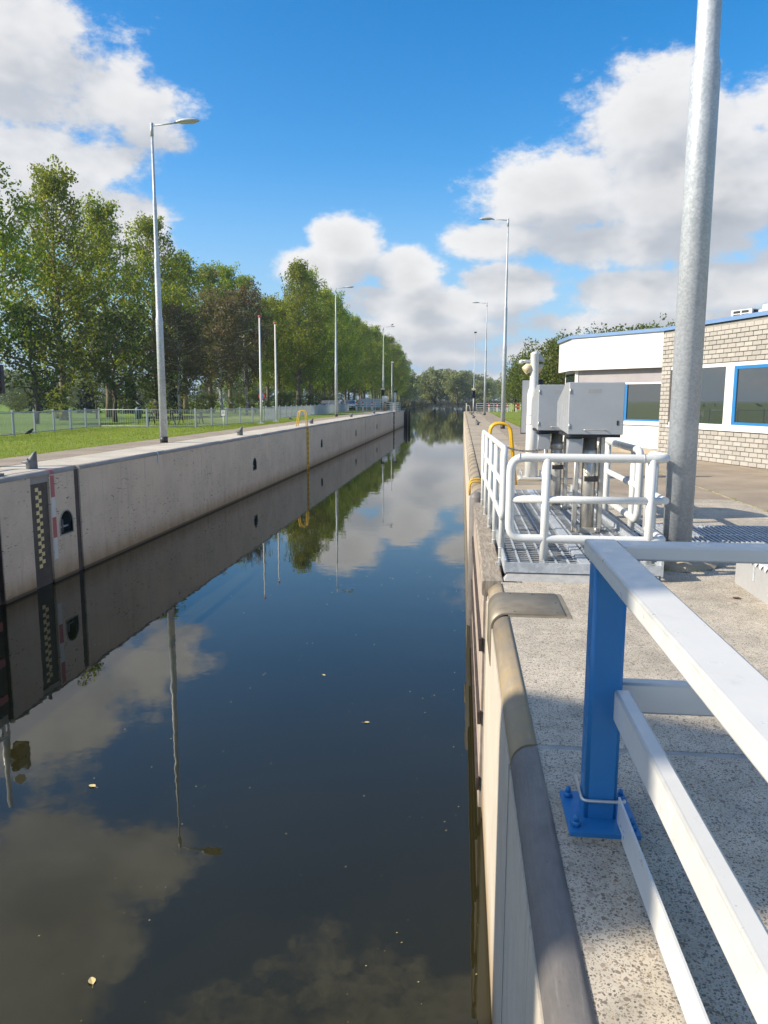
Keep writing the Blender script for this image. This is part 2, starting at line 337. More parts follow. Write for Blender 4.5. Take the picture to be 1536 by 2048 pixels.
# ------------------------------------------------------------------ mesh helpers
class MB:
    def __init__(s): s.v = []; s.f = []; s.sm = []
    def add(s, vs, fs, sm=False):
        o = len(s.v); s.v += [tuple(q) for q in vs]
        s.f += [tuple(i + o for i in q) for q in fs]; s.sm += [sm] * len(fs); return s
    def box(s, x0, x1, y0, y1, z0, z1):
        v = [(x, y, z) for z in (z0, z1) for (x, y) in ((x0, y0), (x1, y0), (x1, y1), (x0, y1))]
        return s.add(v, [(3, 2, 1, 0), (4, 5, 6, 7), (0, 1, 5, 4), (1, 2, 6, 5), (2, 3, 7, 6), (3, 0, 4, 7)])
    def quad(s, a, b, c, d): return s.add([a, b, c, d], [(0, 1, 2, 3)])
    def prism(s, poly, ax, a, b, sm=False):
        """extrude a 2d outline along an axis; outline axes: x->(y,z), y->(x,z), z->(x,y)"""
        n = len(poly)
        pt = {'x': lambda p, t: (t, p[0], p[1]), 'y': lambda p, t: (p[0], t, p[1]), 'z': lambda p, t: (p[0], p[1], t)}[ax]
        v = [pt(p, a) for p in poly] + [pt(p, b) for p in poly]
        o = len(s.v); s.add(v, [(i, (i + 1) % n, n + (i + 1) % n, n + i) for i in range(n)], sm)
        s.f += [tuple(o + i for i in range(n))[::-1], tuple(o + n + i for i in range(n))]; s.sm += [False, False]
        return s
    def rbox(s, x0, x1, y0, y1, z0, z1, r, ax, seg=3):
        """box with its four long edges rounded, along axis ax"""
        a0, a1, b0, b1, t0, t1 = {'x': (y0, y1, z0, z1, x0, x1), 'y': (x0, x1, z0, z1, y0, y1), 'z': (x0, x1, y0, y1, z0, z1)}[ax]
        P = []
        for cx, cy, st in ((a1 - r, b1 - r, 0), (a0 + r, b1 - r, 90), (a0 + r, b0 + r, 180), (a1 - r, b0 + r, 270)):
            P += [(cx + r * math.cos(R(st + 90 * k / seg)), cy + r * math.sin(R(st + 90 * k / seg))) for k in range(seg + 1)]
        k0 = len(s.sm); s.prism(P, ax, t0, t1, True)
        for i in range(4): s.sm[k0 + i * (seg + 1) + seg] = False
        return s
    def tube(s, path, r, n=10, caps=True, closed=False):
        P = [Vector(p) for p in path]; m = len(P)
        rr = r if isinstance(r, (list, tuple)) else [r] * m
        t0 = (P[1] - P[0]).normalized(); nrm = t0.orthogonal().normalized(); rings = []
        for i in range(m):
            if closed: t = (P[(i + 1) % m] - P[i - 1]).normalized()
            else: t = ((P[min(i + 1, m - 1)] - P[i]).normalized() + (P[i] - P[max(i - 1, 0)]).normalized())
            if t.length < 1e-6: t = t0
            t.normalize(); nrm = (nrm - t * nrm.dot(t)).normalized(); bi = t.cross(nrm)
            rings.append([P[i] + (nrm * math.cos(2 * math.pi * k / n) + bi * math.sin(2 * math.pi * k / n)) * rr[i] for k in range(n)])
        v = [q for g in rings for q in g]; L = m if closed else m - 1
        o = len(s.v)
        s.add(v, [(i * n + k, i * n + (k + 1) % n, ((i + 1) % m) * n + (k + 1) % n, ((i + 1) % m) * n + k) for i in range(L) for k in range(n)], True)
        if caps and not closed:
            s.f += [tuple(o + k for k in range(n))[::-1], tuple(o + (m - 1) * n + k for k in range(n))]; s.sm += [False, False]
        return s
    def cyl(s, p, h, r0, r1=None, n=16): return s.tube([p, (p[0], p[1], p[2] + h)], [r0, r0 if r1 is None else r1], n)
    def lathe(s, prof, c=(0, 0, 0), n=16):
        return s.tube([(c[0], c[1], c[2] + z + i * 1e-5) for i, (r, z) in enumerate(prof)], [max(r, 1e-4) for r, z in prof], n)
    def mesh(s, name, off=(0, 0, 0)):
        me = bpy.data.meshes.new(name)
        me.from_pydata([(a - off[0], b - off[1], c - off[2]) for a, b, c in s.v], [], s.f)
        me.polygons.foreach_set('use_smooth', s.sm); me.update(); return me
    def build(s, name, mat, parent=None, world=False):
        off = (0, 0, 0)
        if world and parent is not None:
            q = parent; off = Vector()
            while q is not None: off = off + q.location; q = q.parent
        me = s.mesh(name, off); me.materials.append(mat)
        return link(name, me, parent)
def link(name, me, parent=None):
    o = bpy.data.objects.new(name, me); COL.objects.link(o); o.parent = parent; return o
def fillet(pts, r, seg=5, closed=False):
    """round the corners of a polyline"""
    P = [Vector(p) for p in pts]; out = []; n = len(P)
    for i, p in enumerate(P):
        if not closed and i in (0, n - 1): out.append(p); continue
        a, b = (P[i - 1] - p), (P[(i + 1) % n] - p); ra = min(r, a.length * .49, b.length * .49)
        A, B = p + a.normalized() * ra, p + b.normalized() * ra
        out += [(A * (1 - t) ** 2 + p * 2 * t * (1 - t) + B * t * t) for t in (k / seg for k in range(seg + 1))]
    return out
def tag(o, label=None, cat=None, group=None, kind=None):
    for k, v in (('label', label), ('category', cat), ('group', group), ('kind', kind)):
        if v: o[k] = v
    return o
def thing(name, label, cat, loc=(0, 0, 0), rz=0., group=None):
    o = bpy.data.objects.new(name, None); COL.objects.link(o); o.location = loc; o.rotation_euler.z = rz
    return tag(o, label, cat, group)
def dup(root, loc, rz=None, label=None, sc=None, parent=None):
    c = root.copy(); COL.objects.link(c); c.parent = parent
    if loc is not None: c.location = loc
    if rz is not None: c.rotation_euler.z = rz
    if sc is not None: c.scale = sc if isinstance(sc, tuple) else (sc, sc, sc)
    if label: c['label'] = label
    for ch in list(root.children): dup(ch, None, parent=c)
    return c
def struct(name, mb, mat, label=None):
    return tag(mb.build(name, mat), label=label, kind='structure')
ORD = ['first', 'second', 'third', 'fourth', 'fifth', 'sixth', 'seventh', 'eighth', 'ninth', 'tenth', 'eleventh', 'twelfth']

# ================================================================== SETTING
ZW = -2.2; ZL = 0.15      # water level; left quay level (right quay is 0)
struct('water', MB().quad((-120, -40, ZW), (160, -40, ZW), (160, 700, ZW), (-120, 700, ZW)), M_water, 'dark still canal water between the lock walls')
# left ground: lawn behind the quay paving, falling gently to lower meadow, and a bank down to the basin beyond the lock
GZ = -.8
mb = MB()
y0, y1 = -300, 109.9
mb.quad((-20, y0, .10), (-11.15, y0, .10), (-11.15, y1, .10), (-20, y1, .10)); mb.quad((-27, y0, GZ), (-20, y0, .10), (-20, y1, .10), (-27, y1, GZ))
mb.quad((-27, 109.9, GZ), (-24.5, 109.9, -2.6), (-24.5, 690, -2.6), (-27, 690, GZ))
struct('lawn', mb, M_grass, 'mown lawn beside the canal')
struct('meadow', MB().quad((-2500, -300, GZ), (-27, -300, GZ), (-27, 690, GZ), (-2500, 690, GZ)), M_field, 'lower meadow behind the poplars')
mb = MB(); mb.quad((-2500, 690, -.3), (2500, 690, -.3), (2500, 4500, -.3), (-2500, 4500, -.3))
mb.quad((-27, 680, -2.6), (90, 680, -2.6), (90, 690, -.3), (-27, 690, -.3))
struct('field', mb, M_field, 'far meadow beyond the water')
mb = MB(); mb.quad((2, 36, -.02), (2500, 36, -.02), (2500, 112, -.02), (2, 112, -.02))
mb.quad((10, 112, -.02), (2500, 112, -.02), (2500, 690, -.02), (46, 690, -.02)); mb.quad((6, 112, -2.6), (10, 112, -.02), (46, 690, -.02), (40, 690, -2.6))
mb.quad((9, -300, -.05), (2500, -300, -.05), (2500, 36, -.05), (9, 36, -.05))
struct('terrain', mb, M_grass, 'grass on the other bank')
# ---- right quay: exposed aggregate apron near, slabs farther on
apron = tag(bpy.data.objects.new('quay_apron', None), kind='structure'); COL.objects.link(apron)
for k, (x0, x1, y0, y1) in enumerate([(.378, 4.44, -6, 3.365), (.372, 4.44, 3.41, 6.62), (.56, 4.44, 6.622, 12.75)]):
    MB().box(x0, x1, y0, y1, -.3, 0).build('concrete_slab', M_agg, apron)
MB().box(.372, 4.44, 3.365, 3.41, -.3, -.004).build('expansion_joint', M_joint, apron)
qr = tag(bpy.data.objects.new('quay_paving', None), kind='structure'); COL.objects.link(qr)
slab_me = {}
def slab(par, x0, x1, y0, y1, z, mat, gap=.008, th=.2, name='paving_slab'):
    key = (round(x1 - x0, 3), round(y1 - y0, 3), mat.name)
    if key not in slab_me:
        a, b = (x1 - x0) / 2 - gap, (y1 - y0) / 2 - gap; e = .012
        m = MB(); m.add([(-a, -b, -th), (a, -b, -th), (a, b, -th), (-a, b, -th), (-a, -b, -e), (a, -b, -e), (a, b, -e), (-a, b, -e),
                         (-a + e, -b + e, 0), (a - e, -b + e, 0), (a - e, b - e, 0), (-a + e, b - e, 0)],
                        [(0, 1, 5, 4), (1, 2, 6, 5), (2, 3, 7, 6), (3, 0, 4, 7), (4, 5, 9, 8), (5, 6, 10, 9), (6, 7, 11, 10), (7, 4, 8, 11), (8, 9, 10, 11)])
        me = m.mesh(name); me.materials.append(mat); slab_me[key] = me
    o = link(name, slab_me[key], par); o.location = ((x0 + x1) / 2, (y0 + y1) / 2, z + random.uniform(-.004, .004))
    o.rotation_euler = (random.uniform(-.0012, .0012), random.uniform(-.0015, .0015), 0)
    return o
for i in range(42):
    y0 = 12.76 + i * 2.2
    slab(qr, .40, 1.98, y0, y0 + 2.2, 0, M_slabR)
    if y0 < 104: slab(qr, 1.98, 4.44 if y0 < 33 else 3.5, y0, y0 + 2.2, 0, M_brown)
for i in range(10):
    for j in range(4):
        slab(qr, 4.46 + j * 2.45, 6.91 + j * 2.45, 2 + i * 3, 5 + i * 3, -.004, M_brown)
MB().box(.3, 3.55, 12.6, 112, -.6, -.03).build('paving_bed', M_brown, qr)
MB().box(3.4, 15, 12.6, 36, -.6, -.035).build('paving_bed', M_brown, qr)
MB().box(4.45, 15, -6, 12.6, -.6, -.035).build('paving_bed', M_brown, qr)
# ---- left quay paving
ql = tag(bpy.data.objects.new('quay_paving', None), kind='structure'); COL.objects.link(ql)
for i in range(33):
    y0 = -2 + i * 3.1
    slab(ql, -9.80, -8.50, y0, y0 + 3.1, ZL, M_slabL)
    slab(ql, -11.2, -9.80, y0, y0 + 3.1, ZL - .004, M_brown)
MB().box(-11.2, -8.6, -8, 108, -.5, ZL - .03).build('paving_bed', M_brown, ql)

# ---- lock walls
def wall_panel(par, X, y0, y1, z0, z1, mat, sgn, niches=(), name='wall_panel'):
    """vertical face at X seen from side sgn, with arched openings (yc, halfwidth, zbottom, zspring)"""
    m = MB(); y = y0; B = X - sgn * .3
    def q(ya, yb, za, zb): m.quad((X, ya, za), (X, yb, za), (X, yb, zb), (X, ya, zb))
    for (yc, hw, zb, zs) in niches:
        q(y, yc - hw, z0, z1)
        N = 12; ys = [yc - hw * math.cos(math.pi * k / N) for k in range(N + 1)]
        zt = lambda t: zs + math.sqrt(max(hw * hw - (t - yc) ** 2, 0))
        for a, b in zip(ys, ys[1:]):
            q(a, b, z0, zb); m.quad((X, a, zt(a)), (X, b, zt(b)), (X, b, z1), (X, a, z1))
        y = yc + hw
    q(y, y1, z0, z1)
    m.quad((X, y0, z0), (B, y0, z0), (B, y0, z1), (X, y0, z1)); m.quad((X, y1, z0), (B, y1, z0), (B, y1, z1), (X, y1, z1)); m.quad((X, y0, z1), (X, y1, z1), (B, y1, z1), (B, y0, z1))
    return m.build(name, mat, par)
def niche(par, X, sgn, yc, hw, zb, zs):
    """steel-lined recess with a mooring bar in it"""
    N = 12; out = [(yc - hw, zb), (yc + hw, zb)] + [(yc + hw * math.cos(math.pi * k / N), zs + hw * math.sin(math.pi * k / N)) for k in range(N + 1)]
    D = X - sgn * .24; m = MB(); n = len(out)
    for a, b in zip(out, out[1:] + out[:1]): m.quad((X, *a), (X, *b), (D, *b), (D, *a))
    m.add([(D, *p) for p in out], [tuple(range(n))])
    nb = m.build('mooring_niche', M_nichein, par)
    f = MB(); cy, cz = yc, (zb + zs + hw) / 2
    big = [(cy + (p[0] - cy) * 1.13, cz + (p[1] - cz) * 1.10) for p in out]
    for i in range(n):
        j = (i + 1) % n; F = X + sgn * .012
        f.quad((F, *out[i]), (F, *out[j]), (F, *big[j]), (F, *big[i])); f.quad((F, *big[i]), (F, *big[j]), (X - sgn * .01, *big[j]), (X - sgn * .01, *big[i]))
        f.quad((F, *out[i]), (F, *out[j]), (X - sgn * .05, *out[j]), (X - sgn * .05, *out[i]))
    f.build('frame', M_nichefr, nb)
    c = X - sgn * .10
    MB().tube([(c, yc - hw * .9, zb + .13), (c, yc + hw * .9, zb + .13)], .022, 8).build('bar', M_galv, nb)
    MB().cyl((c, yc - hw * .1, zb + .02), .27, .04, .04, 10).build('mooring_pin', M_iron, nb)
    return nb
def quarter(X, z, r, sgn, lip=.11, seg=6):
    """coping nose outline in x,z: face at X, top at z; sgn +1 when the water is on the +x side"""
    P = [(X - sgn * r * 1.0, z - r - lip), (X, z - r - lip * .4)]
    P += [(X - sgn * (r - r * math.cos(R(90 * k / seg))), z - r + r * math.sin(R(90 * k / seg))) for k in range(seg + 1)]
    return P + [(X - sgn * (r + .02), z), (X - sgn * (r + .02), z - r - lip)]
XL, XR = -8.40, .215
NCH = [(15.2, .25, -1.25, -1.02), (30.1, .25, -1.25, -1.02), (45.0, .25, -1.25, -1.02), (59.9, .25, -1.25, -1.02), (74.9, .25, -1.25, -1.02)]
lw = thing('lock_wall', 'grey brown concrete lock wall below the lawn with mooring niches and water stains', 'wall', (XL, 60, ZW))
def wp(par, *a, **k):
    o = wall_panel(par, *a, **k); o.location = (-par.location.x, -par.location.y, -par.location.z); return o
wp(lw, XL, 12.9, 13.93, -3, .055, M_wall, 1); wp(lw, XL, 14.62, 15.62, -3, .055, M_wall, 1, NCH[:1]); wp(lw, XL, 15.86, 40.55, -3, .055, M_wall, 1, NCH[1:2])
wp(lw, XL, 41.15, 65.9, -3, .055, M_wall, 1, NCH[2:4]); wp(lw, XL, 66.0, 93.0, -3, .055, M_wall, 1, NCH[4:]); wp(lw, XL, 94.4, 108, -3, .055, M_wall, 1)
def reloc(o, par):
    o.location = tuple(-v for v in par.location); return o
for a, b, mt, nm in ((15.62, 15.86, M_rubber, 'expansion_joint'), (65.9, 66.0, M_rubber, 'expansion_joint'), (13.93, 14.62, M_darkboard, 'gauge_board'), (40.55, 41.15, M_wall, 'ladder_recess'), (93.0, 94.4, M_wall, 'gate_slot')):
    dpt = {'expansion_joint': .035, 'gauge_board': .05, 'ladder_recess': .14, 'gate_slot': .35}[nm]
    MB().box(XL - .4, XL - dpt, a, b, -3, .055 if nm != 'gauge_board' else -.08).build(nm, mt, lw, True)
MB().box(XL - .4, XL - .02, 13.93, 14.62, -.08, .055).build('gauge_board_cap', M_copL, lw, True)
for nc in NCH: reloc(niche(lw, XL, 1, *nc), lw)
gb = [c for c in lw.children if c.name.startswith('gauge_board') and 'cap' not in c.name][0]
sq = .078
for k in range(21):   # yellow squares of the depth gauge, staggered in two columns
    yy = 14.165 + (k % 2) * .105; zz = -.17 - k * sq
    MB().box(XL - .052, XL - .044, yy, yy + .108, zz - sq, zz).build('yellow_square', M_checky, gb, True)
for k, (za, zb) in enumerate(((-.42, .03), (-.84, -.42), (-1.27, -.84), (-1.72, -1.27))):
    MB().box(XL - .01, XL + .006, 14.66, 14.80, za, zb).build('white_band' if k % 2 else 'red_band', M_whitefade if k % 2 else M_redfade, lw, True)
cuts = [(12.9, 15.60), (15.87, 20.8), (20.81, 25.8), (25.81, 30.8), (30.81, 35.8), (35.81, 40.5), (40.52, 45.5), (45.51, 50.5), (50.51, 55.5), (55.51, 60.5), (60.51, 65.88), (66.02, 72), (72.01, 79), (79.01, 86), (86.01, 93), (93.01, 100), (100.01, 108)]
for a, b in cuts: MB().prism(quarter(XL + .012, ZL, .085, 1, .02), 'y', a, b, True).build('coping_stone', M_copL, lw, True)
# painted marks that run over the coping
def over_coping(par, y, wd, mat, drop, topw, name, X=XL, z=ZL, sgn=1):
    r = .085; pts = [(X + sgn * .015, z - r - drop)] + [(X + sgn * .018 - sgn * (r - r * math.cos(R(15 * k))), z + .004 - r + r * math.sin(R(15 * k))) for k in range(7)] + [(X - sgn * (r + topw), z + .006)]
    m = MB()
    for a, b in zip(pts, pts[1:]): m.quad((a[0], y, a[1]), (a[0], y + wd, a[1]), (b[0], y + wd, b[1]), (b[0], y, b[1]))
    m.build(name, mat, par, True)
over_coping(lw, 14.66, .14, M_redfade, .0, .05, 'red_band'); over_coping(lw, 20.2, .07, M_whitefade, .22, .25, 'white_mark'); over_coping(lw, 31.0, .09, M_whitefade, .28, .25, 'white_mark')
# steel guards at the far gate slot
for y in (93.15, 93.6, 94.2): MB().box(XL - .1, XL + .03, y, y + .07, -3, .1).build('guard_rail', M_gateiron, lw, True)
for z in (-.35, -.95, -1.5): MB().box(XL - .06, XL + .02, 93.2, 94.2, z, z + .08).build('guard_rung', M_white, lw, True)
# wall of the gate chamber on the near left
lh = thing('gate_recess_wall', 'shaded recess in the wall where the near lock gate folds away', 'wall', (-9.1, 8, ZW))
MB().box(-9.6, -9.1, -8, 12.9, -3, .04).build('wall_face', M_wall, lh, True)
MB().box(-9.12, -8.42, 12.88, 12.92, -3, .04).build('jamb', M_gateiron, lh, True)

# right wall: near pier, recess with the gate, far chamber
ew = thing('end_wall', 'concrete end wall of the lawn-side quay facing the basin', 'wall', (-17, 109.5, ZW))
MB().box(-26, XL - .02, 108, 110, -3, .11).build('wall_face', M_wall, ew, True)
rw = thing('lock_wall', 'cream concrete pier under the railing with dark and tan rounded coping', 'wall', (XR, 2, ZW))
for a, b in ((-6, 3.36), (3.42, 6.55)): reloc(wall_panel(rw, XR + .035, a, b, -3, -.11, M_wallR, -1), rw)
MB().box(XR + .05, XR + .3, 3.3, 3.5, -3, -.12).build('expansion_joint', M_rubber, rw, True)
for a, b, mt in ((-6, 3.375, M_copnear), (3.40, 5.53, M_coptan), (6.235, 6.55, M_coptan)): MB().prism(quarter(XR + .042, .004, .10, -1, .03), 'y', a, b, True).build('coping_stone', mt, rw, True)
MB().add([(XR + .042 + .12 * (1 - math.cos(R(k * 15))), 6.55 + .10 * math.sin(R(j * 18)), -.10 + .104 * math.sin(R(k * 15)) * math.cos(R(j * 17))) for j in range(6) for k in range(7)],
         [(j * 7 + k, j * 7 + k + 1, j * 7 + k + 8, j * 7 + k + 7) for j in range(5) for k in range(6)], True).build('coping_end', M_coptan, rw, True)
ht = thing('mooring_hatch', 'flat tan steel hatch plate curling over the coping edge', 'hatch', (.6, 5.9, 0))
MB().box(.372, .84, 5.53, 6.235, -.2, .004).build('frame', M_hatch, ht, True)
m = MB(); pr = [(XR + .028, -.40)] + [(XR + .028 + .116 * (1 - math.cos(R(15 * k))), -.10 + .116 * math.sin(R(15 * k))) for k in range(7)] + [(.79, .0165)]
pr2 = [(a + .012, b - .012) for a, b in pr][::-1]; m.prism(pr + pr2, 'y', 5.57, 6.2, True); m.build('lid', M_hatch, ht, True)
for (x, y) in ((.42, 5.62), (.74, 5.62), (.42, 6.15), (.6, 6.15), (.74, 6.15), (.76, 5.9)): MB().cyl((x, y, .0165), .004, .008, .008, 8).build('screw', M_iron, ht, True)
rc = thing('lock_wall', 'sunlit cream lock wall running away under the quay slabs on the building side', 'wall', (XR, 60, ZW))
reloc(wall_panel(rc, XR - .02, 12.7, 108, -3, -.1, M_wallR, -1), rc)
y = 12.65
while y < 107:
    L = 1.15 if y < 40 else 3.45
    MB().prism(quarter(XR - .03, .01, .19, -1), 'y', y, y + L - .03, True).build('coping_stone', M_coptan if y < 22 else M_slabR, rc, True)
    if y < 34: MB().prism([(a - .004 if a < .3 else a, b + .004) for a, b in quarter(XR - .03, .01, .19, -1)], 'y', y + L - .031, y + L + .001, True).build('joint_strip', M_joint, rc, True)
    y += L
MB().lathe([(.12, -3), (.12, -.02), (.1, .05), (.03, .09)], (XR + .05, 12.6, 0), 18).build('corner_guard', M_copnear, rc, True)
MB().box(XR - .05, .8, 12.66, 12.7, -3, -.05).build('jamb', M_wallR, rc, True)
rr_ = thing('gate_recess_wall', 'shaded recess behind the folded timber gate', 'wall', (.9, 9, ZW))
MB().box(.55, .9, 6.56, 12.66, -3, -.05).build('wall_face', M_wallR, rr_, True)
MB().box(.24, .56, 6.52, 6.56, -3, -.16).build('jamb', M_wallR, rr_, True)

# ================================================================== LOCK HEAD FURNITURE (right, near)
# bridge barrier: blue corner post with two white box rails each way
bf = thing('barrier_fence', 'white box rail barrier with a bolted blue corner post beside the camera', 'fence', (.55, 2.78, 0))
post = MB().rbox(.485, .605, 2.715, 2.835, .04, 1.01, .014, 'z').build('post', M_blue, bf, True)
bp = MB().rbox(.42, .675, 2.615, 2.915, .022, .040, .004, 'z', 1).build('base_plate', M_blue, bf, True)
MB().rbox(.43, .67, 2.62, 2.90, .0, .022, .01, 'z', 2).build('grout_pad', M_agg, bf, True)
for (x, y) in ((.447, 2.66), (.447, 2.87), (.65, 2.66), (.65, 2.87)):
    b = MB().cyl((x, y, .04), .02, .017, .017, 6).build('bolt', M_blue, bf, True)
    MB().lathe([(.010, 0), (.011, .012), (.008, .02), (.002, .024)], (x, y, .06), 10).build('bolt_cap', M_blue, b, True)
MB().tube(fillet([(.476, 2.9, .115), (.476, 2.706, .115), (.63, 2.706, .115), (.63, 2.72, .115)], .02, 4), .0065, 8).build('wire_loop', M_steel, bf, True)
m = MB().rbox(.48, .60, -2.5, 2.94, 1.01, 1.07, .009, 'y'); m.build('top_rail', M_white, bf, True)
MB().rbox(.6, 4.6, 2.82, 2.94, 1.0115, 1.0685, .009, 'x').build('top_rail', M_white, bf, True)
MB().rbox(.575, .632, -2.5, 2.717, .43, .55, .009, 'y').build('middle_rail', M_white, bf, True)
MB().rbox(.604, 4.6, 2.79, 2.85, .43, .55, .009, 'x').build('middle_rail', M_white, bf, True)
MB().box(.604, .612, -2.5, 2.70, .015, .14).build('kick_strip', M_white, bf, True)
MB().rbox(.485, .605, .1, .22, .0, 1.0095, .014, 'z').build('post', M_blue, bf, True)
MB().rbox(3.9, 4.02, 2.72, 2.785, .0, 1.0095, .014, 'z').build('post', M_blue, bf, True)

# walkway platform of grating over the gate recess
pf = thing('grating_platform', 'low walkway platform of steel grating in front of the grey cabinets', 'platform', (1.1, 9, 0))
PX0, PX1, PY0, PY1, PZ = .42, 1.78, 6.78, 12.5, .15
for nm, a in (('edge_beam', (PX0, PX1, PY0 - .02, PY0, PZ - .09, PZ)), ('edge_beam', (PX0 - .015, PX0, PY0 - .02, PY1, PZ - .1, PZ + .02)), ('edge_beam', (PX1, PX1 + .02, PY0 - .02, PY1, PZ - .1, PZ + .09))): MB().box(*a).build(nm, M_grate, pf, True)
MB().add([(.40, 6.66, 0), (1.3, 6.66, 0), (1.3, 6.80, .06), (.45, 6.80, .06), (.40, 6.80, 0), (1.3, 6.80, 0)], [(0, 1, 2, 3), (0, 3, 4), (1, 5, 2)]).build('ramp_skirt', M_joint, pf, True)
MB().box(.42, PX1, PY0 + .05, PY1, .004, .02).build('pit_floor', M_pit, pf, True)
npan = 4; pl = (PY1 - PY0) / npan
bar_me = MB().box(-.007, .007, 0, pl - .03, -.022, 0).mesh('bearing_bar'); bar_me.materials.append(M_grate)
for k in range(npan):
    y0 = PY0 + k * pl
    g = MB().box(PX0, PX1, y0, y0 + .008, PZ - .04, PZ - .001).build('grating_panel', M_grate, pf, True); MB().box(PX0, PX1, y0 + pl - .022, y0 + pl - .014, PZ - .04, PZ - .001).build('end_bar', M_grate, g, True)
    nb = 12
    for i in range(nb + 1):
        o = link('bearing_bar', bar_me, g); o.location = (PX0 + .01 + i * (PX1 - PX0 - .02) / nb - 1.1, y0 + .004 - 9, PZ - .001)
    c = MB()
    for j in range(1, 16): c.box(PX0, PX1, y0 + j * pl / 16 - .004, y0 + j * pl / 16 + .004, PZ - .012, PZ - .004)
    tag(c.build('cross_bars', M_grate, g, True), kind='stuff')
MB().box(1.08, 1.17, PY0, PY1, PZ - .05, PZ + .003).build('cover_strip', M_galv, pf, True)

# floor grating in the paving, right of the platform
fg = thing('floor_grating', 'flat steel grating let into the paving behind the thick lamp post', 'grating', (3.2, 9.2, 0))
MB().box(1.86, 4.42, 8.5, 9.9, .001, .006).build('tray', M_rubber, fg, True)
fb = MB().box(-.012, .012, 8.52, 9.88, .007, .028).mesh('bearing_bar', (0, 9.2, 0)); fb.materials.append(M_grate)
for i in range(42):
    o = link('bearing_bar', fb, fg); o.location = (1.9 + i * .0605 - 3.2, 0, 0)
for y in (8.5, 9.18, 9.88): MB().box(1.86, 4.42, y, y + .03, .006, .030).build('frame_bar', M_grate, fg, True)

# white tube railing round the platform
RT = .040
def rail_u(par, path, r=RT, nm='rail'): return MB().tube(fillet(path, .13, 6), r, 12).build(nm, M_white_tube, par, True)
tr = thing('tube_railing', 'white three-bar tube railing across the front of the grating platform', 'railing', (1.2, 6.95, 0))
Y = 6.95
rail_u(tr, [(1.84, 7.62, .34), (1.84, Y, .34), (.45, Y, .34), (.45, Y, 1.085), (1.84, Y, 1.085), (1.84, 7.62, 1.085), (1.84, 7.62, .345)], nm='rail_frame')
MB().tube([(.45, Y, .705), (1.80, Y, .705)], .034, 12).build('middle_rail', M_white_tube, tr, True)
MB().tube([(1.84, Y + .03, .705), (1.84, 7.6, .705)], .034, 12).build('middle_rail', M_white_tube, tr, True)
for x, yy in ((.77, Y - .004), (1.70, Y - .004), (1.845, 7.45)):
    p = MB().cyl((x, yy, .0), 1.08, .038, .038, 14).build('post', M_white_tube, tr, True)
    MB().rbox(x - .10, x + .10, yy - .06, yy + .06, .0, .014, .01, 'z', 2).build('base_plate', M_white_tube, p, True)
    for dx in (-.08, .08): MB().cyl((x + dx, yy, .014), .012, .008, .008, 6).build('bolt', M_galv, p, True)
for x in (.52, 1.62): MB().tube([(x, Y, 1.085), (x + .012, Y, 1.085)], .0415, 14).build('weld_ring', M_galv, tr, True)
t2 = thing('tube_railing', 'white tube railing with looped end along the building side of the platform', 'railing', (1.86, 10.2, 0))
rail_u(t2, [(1.86, 12.4, .34), (1.86, 8.12, .34), (1.86, 8.12, 1.085), (1.86, 12.4, 1.085)], nm='rail_frame')
MB().tube([(1.86, 8.14, .705), (1.86, 12.4, .705)], .034, 12).build('middle_rail', M_white_tube, t2, True)
for yy in (8.4, 9.9, 11.3, 12.4): MB().cyl((1.862, yy, .0), 1.08, .038, .038, 14).build('post', M_white_tube, t2, True)

# timber gate folded into the recess, with its own railing
lg = thing('lock_gate', 'folded timber lock gate with weathered top beam below the slanting white railing', 'gate', (.33, 9.2, ZW))
MB().rbox(.205, .40, 6.66, 11.9, -.14, .0, .02, 'y').build('top_beam', M_timber, lg, True)
for k in range(26):
    y0 = 6.70 + k * .2; MB().rbox(.215, .29, y0, y0 + .192, -2.9, -.14, .008, 'z', 1).build('plank', M_redwood, lg, True)
for z in (-.6, -1.3, -1.95): MB().box(.19, .216, 6.66, 11.9, z - .06, z + .06).build('iron_strap', M_gateiron, lg, True)
MB().box(.30, .40, 6.7, 11.9, -2.9, -.14).build('frame', M_gateiron, lg, True)
gr = thing('gate_railing', 'white tube railing standing on the timber gate at the water edge', 'railing', (.40, 9.5, 0))
a, b = Vector((.405, 7.2, 0)), Vector((.335, 11.8, 0))
L_ = lambda t, z: tuple(a.lerp(b, t) + Vector((0, 0, z)))
MB().tube(fillet([L_(0, .48), L_(0, 1.15), L_(1, 1.12), L_(1, .47)], .09, 5, True), .031, 12, closed=True).build('rail_frame', M_white_tube, gr, True)
MB().tube([L_(0.005, .80), L_(.995, .79)], .027, 12).build('middle_rail', M_white_tube, gr, True)
for t in (.03, .27, .5, .75, .97):
    zb = -.02 - .1 * t
    p = MB().cyl(L_(t, zb), 1.12 - zb, .03, .03, 12).build('post', M_white_tube, gr, True)
    q = L_(t, zb); MB().cyl((q[0], q[1], q[2] + .19), .012, .0325, .0325, 12).cyl((q[0], q[1], q[2] + .09), .012, .0325, .0325, 12).build('clamp', M_galv, p, True)
    MB().box(q[0] - .05, q[0] + .03, q[1] - .02, q[1] + .02, q[2] - .03, q[2] + .05).build('bracket', M_galv, p, True)

